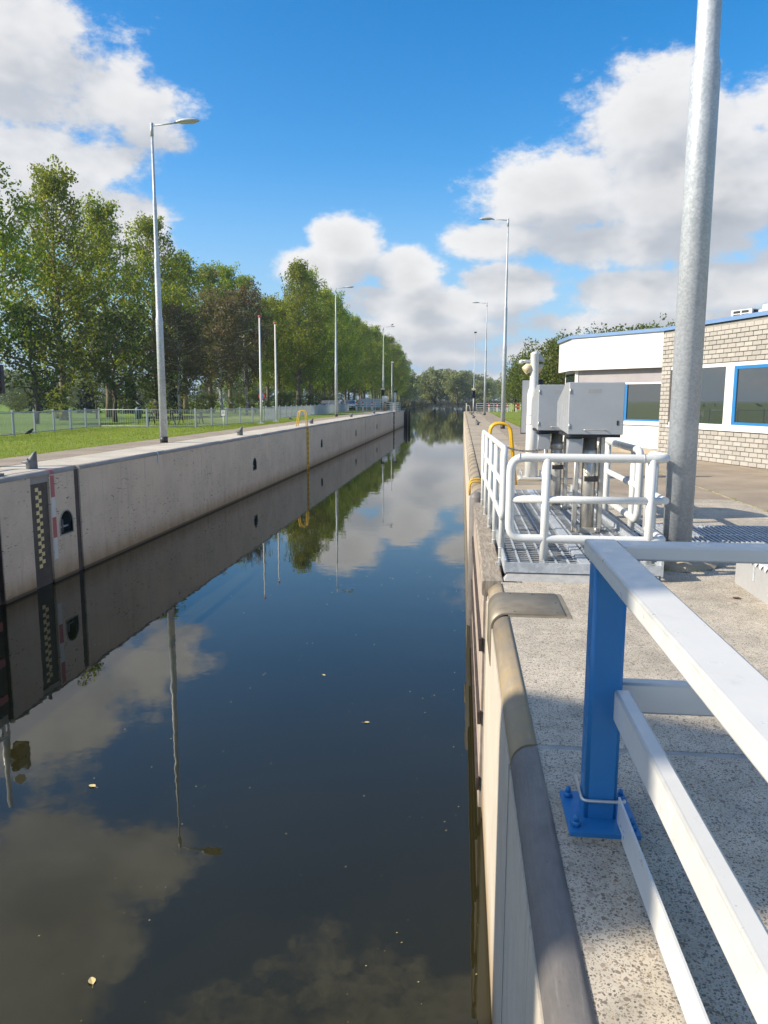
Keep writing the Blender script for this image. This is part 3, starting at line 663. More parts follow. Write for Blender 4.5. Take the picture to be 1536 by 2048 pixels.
# two drive cabinets on stainless columns
def drive(loc, label, w_, hz, dz):
    t = thing('drive_cabinet', label, 'cabinet', loc, 0, 'grey drive cabinets on steel columns')
    pr = [(0, hz), (0, hz + dz), (.30, hz + dz), (.98, hz + dz - .2), (.98, hz + .05)]
    cb = MB().prism([(y - .30, z) for y, z in pr], 'x', -w_ / 2, w_ / 2).build('hood', M_greybox, t)
    cb.modifiers.new('b', 'BEVEL').width = .006
    for k in range(6): MB().box(-w_ / 2 - .004, -w_ / 2, -.24 + k * .16, -.232 + k * .16, hz + .06, hz + dz - .22).build('seam', M_galv, cb)
    MB().tube(fillet([(-.12, -.302, hz + .05), (-.12, -.33, hz + .05), (.10, -.33, hz + .05), (.10, -.302, hz + .05)], .015, 3), .006, 8).build('handle', M_steel, cb)
    MB().box(w_ / 2 - .07, w_ / 2 - .05, -.304, -.30, hz + .10, hz + .15).build('lock', M_dark, cb); MB().box(-.09, .05, -.3015, -.30, hz + dz - .11, hz + dz - .07).build('label_plate', M_lightgrey, cb)
    for z_ in (hz + .09, hz + dz - .09): MB().cyl((-w_ / 2 + .012, -.303, z_ - .025), .05, .007, .007, 8).build('hinge', M_steel, cb)
    MB().box(-w_ / 2 + .02, w_ / 2 - .02, -.27, .62, hz - .03, hz).build('underside', M_dark, t)
    MB().cyl((0, 0, .15), hz - .17, .075, .075, 20).build('column', M_steel, t)
    MB().cyl((0, 0, hz - .26), .10, .083, .083, 20).build('collar', M_steel, t)
    for sx in (-.14, .13): MB().rbox(sx - .024, sx + .024, -.05, .05, .15, hz - .02, .008, 'z').build('side_post', M_steel, t)
    MB().box(-.13, .11, -.12, .12, .145, .20).build('foot', M_steel, t)
    for sx in (-.1, .08): MB().cyl((sx, -.13, .15), .06, .012, .012, 6).build('bolt', M_steel, t)
    MB().rbox(-.27, -.11, -.22, -.09, hz - .25, hz - .05, .006, 'z').build('junction_box', M_greybox, t)
    MB().box(-.29, -.07, -.24, -.05, hz - .045, hz - .033).build('bracket', M_dark, t)
    MB().tube([(-.07, -.12, hz - .25), (-.06, -.13, hz - .42), (.02, -.12, hz - .47), (.07, -.1, hz - .40), (.09, -.08, hz - .1)], .008, 8).build('cable', M_cream, t)
    MB().rbox(-.06, .08, -.14, -.08, hz - .52, hz - .46, .01, 'x').build('cable_clamp', M_dark, t)
    return t
drive((1.41, 8.55, 0), 'larger grey metal drive cabinet on stainless columns nearest the lamp post', .575, 1.24, .55)
drive((1.27, 10.35, 0), 'smaller-looking grey drive cabinet behind, next to the white signal mast', .58, 1.21, .59)

# low louvred cabinet at the edge
lc = thing('louvred_box', 'low light grey louvred box on the paving beneath the barrier rail', 'box', (2.75, 6.4, 0))
MB().rbox(2.44, 3.1, 5.2, 6.85, 0, .27, .01, 'z', 2).build('body', M_lightgrey, lc, True)
for k in range(5):
    z = .075 + k * .034
    MB().add([(2.438, 5.75, z), (2.438, 6.1, z), (2.425, 6.1, z), (2.425, 5.75, z), (2.439, 5.75, z + .028), (2.439, 6.1, z + .028)], [(0, 1, 2, 3), (3, 2, 5, 4), (0, 3, 4), (1, 5, 2)]).build('louvre', M_lightgrey, lc, True)
for k in range(16):
    y = 5.22 + k * .1; MB().add([(2.43, y, .29), (2.43, y + .1, .29), (2.425, y + .05, .245), (2.6, y, .30), (2.6, y + .1, .30)], [(0, 1, 2), (0, 3, 4, 1)]).build('scallop', M_whitefade, lc, True)
MB().box(2.432, 2.44, 6.4, 6.43, .12, .24).build('latch', M_galv, lc, True)

# ================================================================== LAMP POSTS
def lamp_post(label, loc, h, toward, rbase=.125, mat=M_galvl, cap=True, extra=0):
    t = thing('lamp_post', label, 'lamp post', loc, 0, 'tall stepped galvanised lamp posts along the lock')
    s = h / 10.7
    prof = [(rbase, 0), (rbase * .93, 4.2 * s), (rbase * .90, 4.33 * s), (rbase * .76, 4.40 * s), (rbase * .71, 6.22 * s), (rbase * .69, 6.28 * s), (rbase * .55, 6.36 * s), (rbase * .50, 8.18 * s), (rbase * .48, 8.24 * s), (rbase * .38, 8.32 * s), (rbase * .30, h)]
    MB().lathe(prof, (0, 0, 0), 20).build('pole', mat, t)
    if cap: MB().cyl((0, 0, -.02), .22, rbase + .004, rbase + .004, 20).build('foot_sleeve', M_dark, t)
    MB().cyl((0, 0, h - .35), .40, rbase * .42, rbase * .42, 12).build('arm_socket', mat, t)
    d = toward
    MB().tube([(0, 0, h - .03), (d * .85, 0, h + .03)], .025, 8).build('arm', mat, t)
    hd = MB(); N = 12                           # flat lantern: a lens-shaped shell
    st = [(.75, .03, .03), (.85, .07, .05), (.98, .14, .085), (1.2, .16, .09), (1.42, .13, .07), (1.56, .05, .03)]
    rings = [[(d * x, hw * math.cos(2 * math.pi * k / N), h + .045 + (x - .75) * .03 + (hh * math.sin(2 * math.pi * k / N) * (1 if math.sin(2 * math.pi * k / N) > 0 else .45))) for k in range(N)] for x, hw, hh in st]
    hd.add([p for r_ in rings for p in r_], [(i * N + k, i * N + (k + 1) % N, (i + 1) * N + (k + 1) % N, (i + 1) * N + k) for i in range(len(st) - 1) for k in range(N)] + [tuple(range(N)), tuple((len(st) - 1) * N + k for k in range(N))], True)
    hd_o = hd.build('lantern', M_galv, t)
    MB().box(min(d * .98, d * 1.4), max(d * .98, d * 1.4), -.09, .09, h + .012, h + .030).build('diffuser', M_whitefade, hd_o)
    return t
big = lamp_post('very thick galvanised lamp post rising out of view beside the white railing', (2.12, 7.55, 0), 11.3, -1, .137, M_galv, False)
fb_ = thing('post_footing', 'crumbling mortar footing round the thick lamp post', 'footing', (2.12, 7.55, 0))
m = MB(); pr = [(.40, .0), (.36, .05), (.27, .085), (.14, .11)]
m.add([(r_ * (1 + .16 * math.sin(k * 2.3 + i)) * math.cos(2 * math.pi * k / 20), r_ * (1 + .14 * math.cos(k * 1.7)) * math.sin(2 * math.pi * k / 20) * .8, z + .012 * math.sin(k * 3.1)) for i, (r_, z) in enumerate(pr) for k in range(20)],
      [(i * 20 + k, i * 20 + (k + 1) % 20, (i + 1) * 20 + (k + 1) % 20, (i + 1) * 20 + k) for i in range(3) for k in range(20)]); m.build('mortar_collar', M_slabR, fb_)
lamp_post('tall lamp post on the lawn-side quay, the one nearest the viewer', (-9.97, 24.6, ZL), 10.05, 1)
lamp_post('lamp post on the lawn-side quay behind the two flagpoles', (-10.82, 65.0, ZL), 10.75, 1)
l3 = lamp_post('far lamp post near the white gate railing on the lawn side', (-10.95, 105.5, ZL), 11.3, 1)
lamp_post('lamp post behind the yellow ladder hoops on the building side', (2.30, 43.6, 0), 11.35, -1)
lamp_post('second lamp post along the building-side quay, farther and thinner', (2.38, 82.5, 0), 11.7, -1)
def fl(loc, lab):
    t = thing('flagpole', lab, 'flagpole', loc, 0, 'pale bare flagpoles on the lawn')
    MB().lathe([(.075, 0), (.068, 2), (.045, 6.45)], (0, 0, 0), 14).build('pole', M_whitefade, t)
    MB().lathe([(.05, 6.42), (.09, 6.47), (.10, 6.52), (.03, 6.56)], (0, 0, 0), 12).build('cap', M_redfade, t)
    MB().rbox(-.2, .2, -.2, .2, 0, .06, .03, 'z').build('base', M_galv, t)
fl((-12.4, 46.2, .10), 'pale flagpole with reddish cap standing in front of the round traffic sign'); fl((-12.45, 50.3, .10), 'pale flagpole at the corner end of the grey fence')
# slim camera mast and small masts at the far gate
def slim(loc, h, lab, r=.07, cam_=True):
    t = thing('camera_mast', lab, 'mast', loc)
    MB().lathe([(r, 0), (r, h * .35), (r * .6, h * .36), (r * .5, h)], (0, 0, 0), 12).build('pole', M_galvl, t)
    MB().rbox(-.1, .22, -.10, .10, h - .05, h + .12, .03, 'x').build('camera', M_dark if cam_ else M_white, t)
    MB().box(-.02, .02, -.25, .25, h * .55, h * .55 + .04).build('bracket', M_galv, t)
slim((1.45, 100.5, 0), 10.2, 'slim mast topped by a small dark camera at the far building-side gate')
slim((-9.9, 107, ZL), 6.6, 'thin camera mast beside the far lawn-side lamp post', .10, False)

# ================================================================== SIGNAL MAST (white, behind the cabinets)
sm = thing('signal_mast', 'short white signal mast with horn lamp and dark board seen from behind', 'signal', (1.42, 15.6, 0))
MB().lathe([(.132, .05), (.128, .9), (.122, 1.72), (.108, 1.80), (.085, 1.86), (.082, 2.50), (.09, 2.52), (.03, 2.56)], (0, 0, 0), 20).build('pole', M_white_tube, sm)
MB().rbox(-.26, .26, -.24, .24, .03, .055, .03, 'z').build('base_plate', M_white, sm)
MB().rbox(-.30, .30, -.28, .28, .0, .03, .05, 'z').build('grout', M_slabR, sm)
for x in (-.2, .2):
    for y in (-.18, .18): MB().cyl((x, y, .05), .13, .012, .012, 6).build('bolt', M_galv, sm)
MB().box(-.22, .20, .16, .24, .92, 2.02).build('signal_board', M_dark, sm)
MB().box(-.215, -.03, .152, .161, .94, 2.0).build('back_sheet', M_greybox, sm)
hn = MB().tube([(-.02, .02, 2.28), (-.12, .0, 2.24), (-.20, -.01, 2.18)], [.05, .10, .085], 14).build('floodlight', M_cream, sm)
MB().tube([(.05, .1, 2.26), (.14, .12, 2.22)], [.06, .10], 14).build('floodlight', M_cream, sm)
MB().rbox(-.24, -.06, -.03, .04, 2.34, 2.40, .015, 'x').build('camera', M_galv, sm)
MB().lathe([(.03, 0), (.05, .02), (.045, .06), (.015, .085)], (-.26, 0, 2.32), 12).build('camera_dome', M_white, sm)
MB().add([(.06, 0, 2.42), (.06, 0, 2.58), (.20, .02, 2.36), (.20, .02, 2.40), (.06, .03, 2.36)], [(0, 2, 3, 1), (0, 4, 2)]).build('bracket', M_galv, sm)
for z in (1.12, 1.30): MB().cyl((0, 0, z), .02, .131, .131, 16).build('band', M_galv, sm)
# yellow ladder hoops
def hoops(par, x, y, z, dx, dy, h=.85, wd=.42, mat=M_yellow):
    for k in (0, 1):
        o = Vector((dy, dx, 0)) * (k * wd) if False else Vector((0, k * wd, 0))
        MB().tube(fillet([(x, y + k * wd, z - .3), (x + dx * .05, y + k * wd, z + h), (x + dx * .42, y + k * wd, z + h), (x + dx * .55, y + k * wd, z)], .17, 6), .026, 10).build('hoop', mat, par, True)
yl = thing('wall_ladder', 'yellow rung ladder in the shaded wall with hoop handles on the lawn-side quay', 'ladder', (XL, 40.85, ZW))
hoops(yl, XL - .02, 40.62, ZL, -1, 0)
for y in (40.62, 41.04): MB().box(XL - .06, XL + .02, y, y + .06, -2.6, .05).build('stile', M_yellow, yl, True)
for k in range(9): MB().box(XL - .03, XL + .012, 40.68, 41.04, -2.3 + k * .27, -2.24 + k * .27).build('rung', M_yellow, yl, True)
y2 = thing('wall_ladder', 'bright yellow twin ladder hoops on the building-side quay behind the gate railing', 'ladder', (XR, 15.2, ZW))
hoops(y2, XR + .28, 14.55, 0, 1, 0, 1.16)
for y in (14.55, 14.97): MB().tube(fillet([(XR - .045, y, -.22), (XR - .045, y, .05), (XR + .28, y, .05)], .1, 4), .02, 8).build('stile', M_yellow, y2, True)
MB().tube([(XR - .045, 14.55, -.2), (XR - .045, 14.97, -.2)], .015, 8).build('rung', M_yellow, y2, True)
y3 = thing('wall_ladder', 'distant pale yellow ladder hoops near the far building-side gate', 'ladder', (XR, 88, ZW))
hoops(y3, XR + .16, 84.0, 0, 1, 0, 1.0, .8, M_cream)
for k in range(8): MB().tube([(XR - .045, 84, -2.3 + k * .28), (XR - .045, 84.8, -2.3 + k * .28)], .015, 8).build('rung', M_yellow, y3, True)
# chain between hoop and railing
ch = thing('chain', 'rusty link chain sagging from the yellow hoops to the platform railing', 'chain', (1.2, 13.2, 1.0))
lk = MB().tube([(math.cos(R(30 * k)) * .036, math.sin(R(30 * k)) * .019, 0) for k in range(12)], .006, 6, closed=True).mesh('link'); lk.materials.append(M_iron)
A_, B_ = Vector((.80, 14.6, .74)), Vector((1.80, 12.3, 1.02)); N_ = 44
for k in range(N_):
    t = (k + .5) / N_; p = A_.lerp(B_, t); p.z -= .17 * 4 * t * (1 - t) * (1 - .2 * t)
    d = (B_ - A_); d.z -= .17 * 4 * (1 - 2 * t) * 1.0
    o = link('link', lk, ch); o.location = p - ch.location
    q = d.to_track_quat('X', 'Z'); e = q.to_euler(); o.rotation_euler = e; o.rotation_euler.rotate_axis('X', R(45 if k % 2 else -45))

# ================================================================== BOLLARDS (fin shaped quay bollards)
bm = MB(); prof = [(-.15, 0), (-.15, .10), (-.24, .14), (-.25, .17), (-.13, .20), (.0, .30), (.06, .40), (.12, .43), (.15, .41), (.15, 0)]
N = 10
# lathe-like body with a raised fin: stack of elliptical sections
secs = [(z, a_, b_, .14 - a_) for z, a_, b_ in ((0, .14, .14), (.13, .14, .14), (.165, .205, .15), (.19, .205, .145), (.215, .165, .13), (.26, .125, .115), (.32, .09, .09), (.38, .062, .066), (.43, .04, .045), (.455, .025, .025), (.46, .008, .008))]
N = 16; bv = [(cx + a * math.cos(2 * math.pi * k / N), b * math.sin(2 * math.pi * k / N), z) for z, a, b, cx in secs for k in range(N)]
bm.add(bv, [(i * N + k, i * N + (k + 1) % N, (i + 1) * N + (k + 1) % N, (i + 1) * N + k) for i in range(len(secs) - 1) for k in range(N)] + [tuple((len(secs) - 1) * N + k for k in range(N))], True)
bme = bm.mesh('bollard'); bme.materials.append(M_iron)
BL = [(-8.92, 14.9, 'by the red and white stripe'), (-8.98, 30.1, 'in front of the small white sign'), (-9.05, 45.2, 'just beyond the yellow hoop ladder'), (-9.3, 63.5, 'beside the foot of the middle lamp post'), (-9.4, 81, 'farthest along, near the gate railing')]
for x, y, wh in BL:
    o = link('mooring_bollard', bme); o.location = (x, y, ZL - .003); o.scale = (.82, .82, .8); tag(o, 'fin-shaped iron bollard on the lawn-side quay ' + wh, 'bollard', 'fin shaped mooring bollards')
for x, y, wh in ((.98, 49.5, 'nearest behind the yellow hoops'), (.98, 67.5, 'second behind the yellow hoops'), (1.0, 84.5, 'under the distant pale hoops')):
    o = link('mooring_bollard', bme); o.location = (x, y, -.003); o.rotation_euler.z = math.pi; o.scale = (.85, .85, .85); tag(o, 'fin-shaped iron bollard on the building-side quay ' + wh, 'bollard', 'fin shaped mooring bollards')
cl = thing('wall_bracket', 'small dark bolted bracket on the quay edge left of the first bollard', 'bracket', (-8.85, 13.1, ZL))
MB().rbox(-.25, .25, -.35, .35, 0, .05, .03, 'z').build('plate', M_iron, cl); MB().lathe([(.10, .05), (.09, .10), (.03, .13)], (0, 0, 0), 12).build('boss', M_galv, cl); MB().cyl((0, 0, .12), .06, .015, .015, 6).build('bolt', M_galv, cl)

# ================================================================== CONTROL BUILDING
bd = thing('control_building', 'low lock control building of pale blocks and white panels with blue roof edge', 'building', (5.80, 23.2, 0), R(-72.487))
MB().box(.02, 9, .06, 6, -.1, 3.58).build('core', M_slabR, bd)
bw = MB().box(0, 6.6, .012, .06, -.05, .86).box(0, 6.6, .012, .06, 2.52, 3.58).box(0, .5, .012, .06, .86, 2.52).build('block_wall', simple('mortar', (.31, .29, .255), (.26, .24, .21), 12, .9), bd)
M_brick = None
def brickmat():
    m, nt, b, co = newmat('pale_block'); p = world_pos(nt); oi = nt.new('ShaderNodeObjectInfo').outputs['Random']
    c = nt.mix(nt.ss(nt.noise(p, 30, 5, .7), .3, .75), (.41, .385, .34), (.345, .32, .28))
    hs = nt.new('ShaderNodeHueSaturation'); nt.put(hs.inputs['Color'], c); nt.put(hs.inputs['Value'], nt.m('MULTIPLY_ADD', oi, .24, .88))
    nt.put(b.inputs['Base Color'], hs.outputs[0]); b.inputs['Roughness'].default_value = .9; bump(nt, b, nt.noise(p, 45, 5, .7), .6, .008)
    return m
M_brick = brickmat()
CH, BLN = .117, .312
def brick_mesh(l):
    a, d, h, e = l / 2 - .006, .03, CH / 2 - .006, .006
    m = MB().add([(-a, 0, -h), (a, 0, -h), (a, 0, h), (-a, 0, h), (-a + e, -d, -h + e), (a - e, -d, -h + e), (a - e, -d, h - e), (-a + e, -d, h - e)], [(0, 1, 5, 4), (1, 2, 6, 5), (2, 3, 7, 6), (3, 0, 4, 7), (4, 5, 6, 7)])
    me = m.mesh('brick'); me.materials.append(M_brick); return me
bmesh_cache = {}; nbr = 0; rest = MB()
for c in range(30):
    z = .06 + c * CH; x = -(BLN / 2 if c % 2 else 0)
    while x < 6.4:
        x0, x1 = max(x, 0), x + BLN
        for (s0, s1) in ([(x0, x1)] if not (.80 < z < 2.56) else ([(x0, min(x1, .47))] if x0 < .40 else [])):
            l = round(s1 - s0, 3)
            if l < .05: continue
            if nbr < 298:
                if l not in bmesh_cache: bmesh_cache[l] = brick_mesh(l)
                o = link('brick', bmesh_cache[l], bw); o.location = ((s0 + s1) / 2, .012 + random.uniform(-.003, .003), z); nbr += 1 if x1 < 6.2 else 0
            elif x < 6.2:
                a, h = l / 2 - .006, CH / 2 - .006; xm = (s0 + s1) / 2; rest.box(xm - a, xm + a, -.018, .013, z - h, z + h)
        x += BLN
if rest.v: tag(rest.build('bricks', M_brick, bw), kind='stuff')
wn = MB().box(.48, 6.6, -.004, .03, 2.47, 2.56).box(.44, 6.6, -.05, .03, .84, .90).box(.5, 6.6, -.01, .03, .90, 1.0).box(2.95, 3.28, -.012, .03, 1.0, 2.47).build('window', M_whitewall, bd)
MB().box(.48, .53, -.0, .05, .9, 2.47).build('jamb', M_rubber, wn)
MB().box(.53, 2.95, .022, .028, 1.0, 2.47).build('pane', M_glass, wn)
MB().box(3.36, 6.6, .014, .02, 1.06, 2.40).build('pane', M_glass, wn)
MB().box(3.28, 3.40, -.008, .03, 1.0, 2.47).box(3.4, 6.6, -.008, .03, 1.0, 1.07).box(3.4, 6.6, -.008, .03, 2.39, 2.47).build('sash', M_blue, wn)
# bay: facet E-A faces the viewer
Ex, Ey = -3.20, -1.37; Fx, Fy = -5.39, -.80
bay = bpy.data.objects.new('bay', None); COL.objects.link(bay); bay.parent = bd; bay.location = (Ex, Ey, 0); bay.rotation_euler.z = math.atan2(-Ey, -Ex)
FL = math.hypot(Ex, Ey)
MB().box(0, FL - .01, -.0, .05, 2.57, 3.60).build('fascia_panel', M_whitewall, bay)
MB().box(.02, FL + .1, .25, .35, -.1, 2.6).build('inner_wall', M_whitewall, bay)
MB().box(.15, FL, .225, .249, 2.17, 2.585).build('blind_box', M_blind, bay)
MB().box(.02, .15, .20, .26, 0, 2.57).build('corner_post', M_whitewall, bay)
MB().box(.05, FL, .06, .25, 2.575, 2.60).build('soffit', M_greybox, bay)
for k in range(9): MB().cyl((.25 + k * .37, -.004, 2.68), .012, .008, .008, 6).build('rivet', M_galv, bay)
MB().box(1.92, 2.03, .2, .25, .84, 2.15).box(1.92, 3.4, .2, .25, 2.10, 2.16).box(1.90, 3.4, .17, .25, .86, .98).build('window_frame', M_whitewall, bay)
MB().box(2.03, 2.13, .205, .25, .98, 2.10).box(2.13, 3.4, .207, .25, .98, 1.03).build('sash', M_blue, bay)
MB().box(2.13, 3.4, .235, .243, 1.03, 2.10).build('pane', M_glass, bay)
MB().box(.2, 1.88, .236, .243, .98, 2.12).build('pane', M_glass, bay)
MB().box(.15, FL, .215, .249, .16, .84).build('base_panel', M_whitewall, bay)
MB().box(.0, FL, .17, .28, -.05, .13).build('plinth', M_slabR, bay)
s2 = bpy.data.objects.new('side_bay', None); COL.objects.link(s2); s2.parent = bd; s2.location = (Fx, Fy, 0); s2.rotation_euler.z = math.atan2(Ey - Fy, Ex - Fx); SL = math.hypot(Ex - Fx, Ey - Fy)
MB().box(0, SL - .003, 0, .05, 2.57, 3.60).build('fascia_panel', M_whitewall, s2)
MB().box(0, SL - .25, .25, .35, -.1, 2.6).build('inner_wall', M_whitewall, s2)
MB().box(.2, SL - .4, .236, .249, .95, 2.5).build('pane', M_glass, s2)
rp = [(0, 0), (7, 0), (9, 6), (-6, 6), (Fx, Fy), (Ex, Ey)]
def grow(poly, d):
    c = Vector((sum(p[0] for p in poly) / len(poly), sum(p[1] for p in poly) / len(poly)))
    return [tuple(Vector(p) + (Vector(p) - c).normalized() * d) for p in poly]
rf = MB().prism([(-.0, -.06), (7, -.06), (9, 6), (-6, 6), (Fx - .05, Fy - .07), (Ex - .04, Ey - .07)][::-1], 'z', 3.60, 3.70).build('roof_edge', M_roofblue, bd)
MB().prism([(.1, .06), (7, .06), (8.8, 5.8), (-5.8, 5.8), (Fx + .1, Fy + .1), (Ex + .1, Ey + .12)][::-1], 'z', 3.70, 3.71).build('roofing', M_blind, rf)
ac = thing('air_conditioner', 'small off-white air conditioner unit on the flat roof', 'unit', (7.3, 20.9, 3.71), R(-60)); ac.scale = (.8, .8, .62)
MB().rbox(-.40, .40, -.32, .32, .02, .34, .02, 'z').build('casing', M_whitefade, ac)
for a in (-.3, .02):
    for z in (.06, .2): MB().box(a, a + .27, -.325, -.319, z, z + .1).build('grille', M_dark, ac)
MB().rbox(.401, .41, -.24, .24, .05, .30, .004, 'x').build('fan_cover', M_dark, ac)
sk = thing('roof_light', 'white roof light box at the edge of the flat roof', 'skylight', (7.6, 19.0, 3.71), R(-72))
MB().rbox(-.5, .8, -.4, .4, .0, .16, .03, 'z').build('dome', M_whitewall, sk); MB().box(-.55, .85, -.45, .45, -.0, .05).build('kerb', M_whitefade, sk)

# ================================================================== FENCES ON THE LAWN
M_fence = painted('fence_grey', (.33, .36, .38), rough=.45, amt=.2)
fe = thing('picket_fence', 'grey steel picket fence enclosing the picnic corner of the lawn', 'fence', (-19.2, 38.7, .10))
pick = MB().box(-.007, .007, -.007, .007, .10, .93).mesh('picket'); pick.materials.append(M_fence)
def run(par, pts, sp, single=True, stuff=None, h=.95):
    for (x0, y0), (x1, y1) in zip(pts, pts[1:]):
        L = math.hypot(x1 - x0, y1 - y0); a = math.atan2(y1 - y0, x1 - x0); n = int(L / sp); npst = max(1, round(L / 2.1))
        for k in range(0 if (x0, y0) == pts[0] else 1, npst + 1):
            t = k / npst; px, py = x0 + (x1 - x0) * t, y0 + (y1 - y0) * t
            MB().rbox(px - .04, px + .04, py - .04, py + .04, .0, h + .18, .006, 'z', 1).build('post', M_fence, par, True)
        for z in (.15 + .02, h + .08):
            MB().tube([(x0, y0, z), (x1, y1, z)], .022, 6).build('rail', M_fence, par, True)
        for k in range(1, n):
            t = k / n; px, py = x0 + (x1 - x0) * t, y0 + (y1 - y0) * t
            if single:
                o = link('picket', pick, par); o.location = (px - par.location.x, py - par.location.y, .10 - par.location.z); o.rotation_euler.z = a
            else: stuff.box(px - .011, px + .011, py - .011, py + .011, .15, 1.03)
run(fe, [(-17.5, 25.0), (-19.2, 38.7), (-14.0, 38.9), (-12.75, 50.9)], .125)
f2 = thing('picket_fence', 'distant grey fence running behind the lawn towards the parked cars', 'fence', (-14.2, 75, .10)); st = MB()
run(f2, [(-14.0, 53.5), (-14.4, 96)], .14, False, st); tag(st.build('pickets', M_fence, f2, True), kind='stuff')
# picnic tables
def table(loc, rz, lab):
    t = thing('picnic_table', lab, 'table', loc, rz)
    for k in range(4): MB().box(-.9, .9, -.36 + k * .18, -.2 + k * .18, .70, .75).build('top_plank', M_barkd, t)
    for s in (-1, 1): MB().box(-.9, .9, s * .7 - .13, s * .7 + .13, .42, .47).build('bench', M_barkd, t)
    for x in (-.6, .6):
        for s in (-1, 1): MB().tube([(x, s * .65, 0), (x, s * .12, .70)], .04, 6).build('leg', M_barkd, t)
        MB().box(x - .04, x + .04, -.75, .75, .36, .42).build('cross_beam', M_barkd, t)
table((-16.4, 44.8, .1), R(8), 'dark picnic table behind the fence, the larger one'); table((-17.6, 43.2, .1), R(5), 'dark picnic table behind the fence, lower and closer to the pickets')
bn = thing('litter_bin', 'dark litter bin on a post behind the fence below the perched crow', 'bin', (-18.6, 42.3, .1))
MB().cyl((0, 0, 0), .9, .03, .03, 8).build('post', M_dark, bn); MB().lathe([(.17, .35), (.2, .8), (.2, .95), (.12, 1.05)], (0, 0, 0), 14).build('drum', simple('bin_green', (.02, .06, .06), None, 3, .5), bn)
# small sign, round sign
sg = thing('small_sign', 'small white sign on a thin post at the lawn edge', 'sign', (-11.3, 35.2, .1))
MB().cyl((0, 0, 0), .75, .018, .018, 8).build('post', M_galv, sg)
pn = MB().rbox(-.085, .085, -.012, -.0, .72, .97, .01, 'y').build('panel', M_whitefade, sg)
MB().tube([(-.045, -.0135, .90), (-.02, -.0135, .92), (-.01, -.0135, .89), (-.05, -.0135, .82), (-.01, -.0135, .82)], .005, 5).tube([(.03, -.0135, .92), (.012, -.0135, .85), (.03, -.0135, .82), (.045, -.0135, .84), (.02, -.0135, .87)], .005, 5).build('marking', M_dark, pn)
rs = thing('traffic_sign', 'round blue and red no-stopping sign behind the flagpole', 'sign', (-16.7, 62.5, .1))
MB().cyl((0, 0, 0), 2.0, .03, .03, 8).build('post', M_galv, rs)
MB().tube([(0, -.035, 1.75), (0, -.05, 1.75)], .28, 24).build('rim', M_red, rs); MB().tube([(0, -.05, 1.75), (0, -.055, 1.75)], .20, 24).build('disc', M_blue, rs)
MB().tube([(-.14, -.058, 1.89), (.14, -.058, 1.61)], .025, 6).build('slash', M_red, rs); MB().box(-.12, .12, -.05, -.035, 1.28, 1.42).build('plate', M_white, rs)
pl = thing('path_lamp', 'short wooden path lamp among the trees behind the fence', 'lamp post', (-43.5, 87, -.8))
MB().lathe([(.10, 0), (.07, 4.4)], (0, 0, 0), 10).build('pole', M_bark, pl); MB().rbox(-.75, .1, -.08, .08, 4.35, 4.46, .02, 'x').build('lantern', M_galv, pl)

# ================================================================== SIGNALS AND GATES
sg2 = thing('signal_mast', 'hooded ship signal on a white mast cropped by the picture edge above the lawn', 'signal', (-10.15, 15.2, ZL))
MB().lathe([(.10, 0), (.09, 2.0), (.06, 2.1), (.055, 3.1)], (0, 0, 0), 16).build('pole', M_white_tube, sg2)
hd = MB().rbox(.16, .50, -.02, .12, 1.55, 2.15, .02, 'z').build('signal_head', M_dark, sg2)
for z in (1.72, 1.98):
    MB().tube([(.38, -.02, z), (.38, -.30, z - .02)], [.12, .10], 14, caps=False).build('hood', M_dark, hd)
    MB().add([(.38 + .11 * math.cos(R(k * 30)), -.025, z + .11 * math.sin(R(k * 30))) for k in range(12)], [tuple(range(12))]).build('lens', M_roofblue, hd)
MB().box(.0, .2, .03, .07, 1.8, 1.86).box(.0, .2, .03, .07, 2.0, 2.06).build('bracket', M_galv, sg2)
MB().tube([(.2, 0, 2.42), (.34, -.08, 2.36)], [.06, .12], 14).build('floodlight', M_cream, sg2)
lr = thing('tube_railing', 'white tube railing on the lawn-side lock head seen mirrored in the water', 'railing', (-9.7, 12, ZL))
MB().tube(fillet([(-9.75, 9, .5), (-9.75, 14.7, .5), (-9.75, 14.7, 1.25), (-9.75, 9, 1.25)], .09, 5), RT, 10).build('rail_frame', M_white_tube, lr, True)
MB().tube([(-9.75, 9, .87), (-9.75, 14.7, .87)], .022, 10).build('middle_rail', M_white_tube, lr, True)
for y in (9.2, 11, 12.8, 14.5): MB().cyl((-9.75, y, .15), 1.1, .026, .026, 10).build('post', M_white_tube, lr, True)
gl = thing('lock_gate', 'dark steel edge of the near lock gate folded into the lawn-side wall', 'gate', (-8.75, 10, ZW))
MB().box(-9.0, -8.47, 7.4, 12.86, -3, -.08).build('leaf', M_gateiron, gl, True)
for z in (-.4, -1.1, -1.8): MB().box(-8.475, -8.44, 7.4, 12.8, z - .08, z + .08).build('strap', M_redfade, gl, True)
